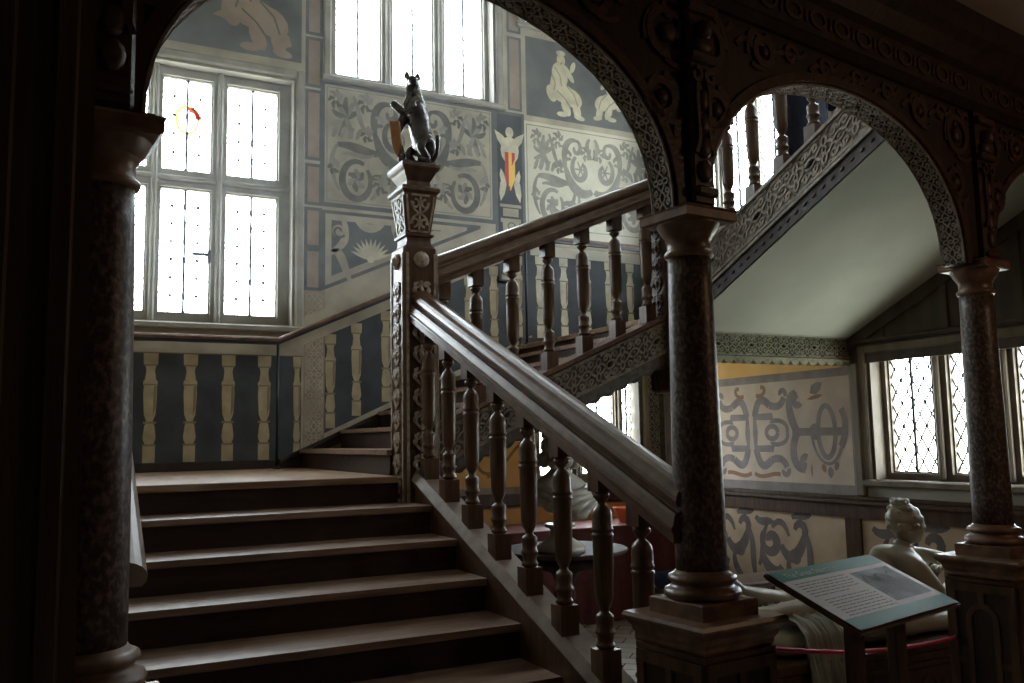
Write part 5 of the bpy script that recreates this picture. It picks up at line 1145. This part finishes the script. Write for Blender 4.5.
o = mb.build('cloth', CLOTH, dr); sm = o.modifiers.new('t', 'SOLIDIFY'); sm.thickness = 0.006
# small blue cushion roll glimpsed by the feet
cu = tag(empty('bolster', (2.98, sy+0.55, FZ)), 'dark blue bolster behind the feet of the sculpture', 'cushion')
mb = MB(); mb.tube([(2.95, sy+0.42, 0.86), (2.955, sy+0.43, 0.86), (3.35, sy+0.47, 0.86), (3.355, sy+0.47, 0.86)], [0.02, 0.05, 0.05, 0.02], 16); mb.build('roll', NAVYB, cu)
bn = tag(empty('long_bench', (3.5, sy+0.65, FZ)), 'narrow dark wooden bench with raised back rail behind the sculpture feet', 'bench')
mb = MB(); mb.box((3.02, sy+0.36, 0.76), (4.9, sy+0.66, 0.80), 0, ch=0.008); mb.build('seat', OAK, bn)
for x in (3.07, 3.9, 4.82):
    for y in (sy+0.38, sy+0.60): mb = MB(); mb.box((x, y, FZ), (x+0.05, y+0.05, 0.76)); mb.build('leg', OAK, bn)

# ------------------------------------------------------------------ table, bust, red chest, bowl beyond the balusters
tb = tag(empty('round_table', (3.15, 5.75, FZ)), 'dark round pedestal table carrying the pale bust behind the balusters', 'table')
TZ = 0.855; tx, ty = 3.27, 5.62
mb = MB(); mb.lathe([(0.42, TZ-0.035), (0.445, TZ-0.03), (0.46, TZ-0.018), (0.46, TZ-0.006), (0.45, TZ)], (tx, ty), 48); mb.build('tabletop', TABLE, tb)
mb = MB(); mb.lathe([(0.33, TZ-0.12), (0.34, TZ-0.11), (0.34, TZ-0.035)], (tx, ty), 40); mb.build('frieze', TABLE, tb)
mb = MB(); mb.lathe([(0.16, FZ+0.16), (0.13, FZ+0.20), (0.07, FZ+0.26), (0.055, FZ+0.40), (0.08, FZ+0.48), (0.06, FZ+0.56), (0.10, FZ+0.64), (0.20, TZ-0.12)], (tx, ty), 24); mb.build('pedestal', TABLE, tb)
for k in range(3):
    a = radians(-60+120*k); mb = MB(); mb.tube([(tx+0.08*cos(a), ty+0.08*sin(a), FZ+0.20), (tx+0.22*cos(a), ty+0.22*sin(a), FZ+0.13), (tx+0.36*cos(a), ty+0.36*sin(a), FZ+0.035), (tx+0.43*cos(a), ty+0.43*sin(a), FZ+0.025)], [0.045, 0.036, 0.026, 0.022], 10); mb.build('foot', TABLE, tb)
bx_, by_ = 3.14, 5.45
bu = tag(empty('marble_bust', (bx_, by_, TZ)), 'pale bust with curled hair and drapery on a round socle', 'bust')
mb = MB(); mb.lathe([(0.13, TZ), (0.135, TZ+0.015), (0.13, TZ+0.035), (0.105, TZ+0.05), (0.06, TZ+0.085), (0.052, TZ+0.12), (0.062, TZ+0.135), (0.085, TZ+0.145), (0.08, TZ+0.16)], (bx_, by_), 28); mb.build('socle', BUSTM, bu)
zb_ = TZ+0.15
t_ = [(None, [(bx_, by_, zb_+0.06, (0.11, 0.08)), (bx_+0.0, by_, zb_+0.15, (0.13, 0.10)), (bx_, by_, zb_+0.23, (0.12, 0.09)), (bx_, by_-0.01, zb_+0.30, 0.058), (bx_, by_-0.02, zb_+0.35, 0.055)]),
      (2, [(bx_-0.12, by_, zb_+0.20, 0.075), (bx_-0.17, by_, zb_+0.13, 0.055)]), (2, [(bx_+0.12, by_, zb_+0.20, 0.075), (bx_+0.17, by_, zb_+0.13, 0.055)])]
skin('shoulders', t_, BUSTM, bu)
mb = MB(); Hh = (bx_, by_-0.03, zb_+0.43); ell(mb, Hh, 0.075, 0.09, 0.11); ell(mb, (Hh[0], Hh[1]-0.04, Hh[2]-0.06), 0.045, 0.045, 0.05)
mb.add([(Hh[0]-0.012, Hh[1]-0.088, Hh[2]+0.02), (Hh[0]+0.012, Hh[1]-0.088, Hh[2]+0.02), (Hh[0], Hh[1]-0.118, Hh[2]-0.02), (Hh[0]-0.016, Hh[1]-0.088, Hh[2]-0.03), (Hh[0]+0.016, Hh[1]-0.088, Hh[2]-0.03)], [[0, 1, 2], [0, 2, 3], [1, 4, 2], [3, 2, 4]], 0, True)
ell(mb, (Hh[0], Hh[1]-0.083, Hh[2]-0.048), 0.022, 0.012, 0.008, 10, 6)
for s_ in (-1, 1): ell(mb, (Hh[0]+s_*0.03, Hh[1]-0.076, Hh[2]+0.012), 0.013, 0.012, 0.008, 10, 6)
mb.build('head', BUSTM, bu)
mb = MB(); rn = random.Random(5)
for k in range(26):
    a = rn.random()*2*pi; e_ = rn.random(); px, py = Hh[0]+0.085*cos(a), Hh[1]+0.03+0.085*sin(a)
    if py < Hh[1]-0.05: continue
    ell(mb, (px, py, Hh[2]-0.10+0.20*e_), 0.036, 0.036, 0.036, 12, 8)
ell(mb, (Hh[0], Hh[1]+0.015, Hh[2]+0.05), 0.088, 0.09, 0.085, 22, 12, 0, wav)
mb.build('hair', BUSTM, bu)
mb = MB()
for k in (0, 2, 4, 6):
    mb.tube([(bx_-0.19+0.02*k, by_-0.05-0.01*k, zb_+0.24-0.03*k), (bx_-0.05+0.02*k, by_-0.135, zb_+0.17-0.018*k), (bx_+0.10+0.008*k, by_-0.11, zb_+0.19-0.01*k), (bx_+0.19-0.01*k, by_-0.03, zb_+0.23-0.03*k)], [0.02, 0.026, 0.026, 0.018], 10)
mb.build('drapery', BUSTM, bu)

for ch_ in list(bu.children):
    if ch_.modifiers: pass
bu.scale = (1.28, 1.28, 1.22)
ct = tag(empty('draped_table', (4.25, YA-0.4, FZ)), 'long table covered to the floor in dark red cloth against far wall', 'table')
zt = 0.865; x0, x1, y0, y1 = 3.15, 5.20, YA-0.75, YA-0.06
mb = MB(); mb.box((x0, y0, zt-0.012), (x1, y1, zt), 0, ch=0.005); mb.build('tabletop', REDLIT, ct)
mb = MB(); per = []
for i in range(60): per.append((x0+(x1-x0)*i/60, y0))
for i in range(20): per.append((x1, y0+(y1-y0)*i/20))
for i in range(60): per.append((x1-(x1-x0)*i/60, y1))
for i in range(20): per.append((x0, y1-(y1-y0)*i/20))
NP = len(per)
for (z, amp) in ((zt-0.013, 0.0), (zt-0.3, 0.012), (FZ+0.01, 0.022)):
    for i, (x, y) in enumerate(per):
        w_ = amp*sin(i*0.9); nx = (1 if x >= x1-1e-6 else (-1 if x <= x0+1e-6 else 0)); ny = (1 if y >= y1-1e-6 else (-1 if y <= y0+1e-6 else 0)); mb.v.append((x+nx*w_, y+min(ny*w_, 0.02), z))
for k_ in range(2):
    for i in range(NP): mb.f.append([k_*NP+i, (k_+1)*NP+i, (k_+1)*NP+(i+1) % NP, k_*NP+(i+1) % NP]); mb.mi.append(0); mb.sm.append(True)
mb.build('cloth', REDCL, ct)
bw = tag(empty('bowl', (4.86, YA-0.38, zt)), 'small orange-red bowl standing on the red-covered table', 'bowl')
mb = MB(); bc = (4.66, YA-0.50); mb.lathe([(0.04, zt), (0.045, zt+0.01), (0.06, zt+0.05), (0.085, zt+0.10), (0.105, zt+0.135), (0.10, zt+0.135), (0.08, zt+0.10), (0.05, zt+0.05), (0.0, zt+0.03)], bc, 24, cap=False)
mb.build('vessel', TERRA, bw)

# ------------------------------------------------------------------ person in navy on the upper flight
px, py = 4.62, 4.42; pz = 2.52+r3*2
pr = tag(empty('person', (px, py, pz)), 'person in dark navy coat standing on the upper flight behind the balusters', 'person')
def q(z): return pz+z
bd = [(None, [(px, py, q(0.92), (0.16, 0.12)), (px, py, q(1.08), (0.15, 0.11)), (px, py, q(1.28), (0.18, 0.12)), (px, py, q(1.42), (0.17, 0.10)), (px, py, q(1.50), 0.06)]),
      (0, [(px-0.085, py, q(0.84), 0.10), (px-0.09, py+0.01, q(0.48), 0.070), (px-0.09, py, q(0.12), 0.050), (px-0.09, py-0.02, q(0.045), 0.045), (px-0.09, py-0.14, q(0.035), 0.032)]),
      (0, [(px+0.085, py, q(0.84), 0.10), (px+0.09, py-0.02, q(0.48), 0.070), (px+0.09, py, q(0.12), 0.050), (px+0.09, py-0.02, q(0.045), 0.045), (px+0.09, py-0.14, q(0.035), 0.032)]),
      (3, [(px-0.20, py, q(1.40), 0.065), (px-0.34, py-0.08, q(1.22), 0.048), (px-0.52, py-0.20, q(1.36), 0.036)]),
      (3, [(px+0.20, py, q(1.40), 0.065), (px+0.26, py-0.02, q(1.14), 0.048), (px+0.12, py-0.15, q(1.24), 0.036)])]
skin('body', bd, NAVY, pr)
mb = MB(); mb.lathe([(0.23, q(0.52)), (0.235, q(0.53)), (0.215, q(0.80)), (0.19, q(1.0)), (0.20, q(1.25)), (0.21, q(1.36)), (0.14, q(1.46)), (0.07, q(1.50))], (px, py), 28)
mb.v = [(x, py+(y-py)*0.72, z) for (x, y, z) in mb.v]; mb.build('coat', NAVY, pr)
mb = MB(); hz = q(1.63); ell(mb, (px, py-0.01, hz), 0.075, 0.092, 0.115); mb.lathe([(0.052, q(1.46)), (0.050, q(1.56))], (px, py), 14)
mb.add([(px-0.012, py-0.098, hz+0.02), (px+0.012, py-0.098, hz+0.02), (px, py-0.125, hz-0.02), (px-0.015, py-0.095, hz-0.03), (px+0.015, py-0.095, hz-0.03)], [[0, 1, 2], [0, 2, 3], [1, 4, 2], [3, 2, 4]], 0, True)
mb.build('head', SKIN, pr)
mb = MB(); ell(mb, (px, py+0.02, hz+0.03), 0.085, 0.095, 0.105, 20, 12, 0, wav); mb.build('hair', HAIR, pr)
for (hx, hy, hz2, s_) in ((px-0.56, py-0.22, q(1.375), 1), (px+0.07, py-0.17, q(1.26), 1)):
    mb = MB(); ell(mb, (hx, hy, hz2), 0.045, 0.038, 0.020, 12, 8)
    for k in range(4): mb.tube([(hx-0.030, hy-0.026+0.017*k, hz2), (hx-0.062, hy-0.028+0.018*k, hz2-0.004), (hx-0.080-0.004*(k % 2), hy-0.028+0.018*k, hz2-0.020)], [0.009, 0.0085, 0.007], 8)
    mb.tube([(hx+0.005, hy-0.033, hz2), (hx-0.020, hy-0.052, hz2-0.008), (hx-0.038, hy-0.056, hz2-0.018)], [0.011, 0.010, 0.008], 8)
    mb.build('hand', SKIN, pr)
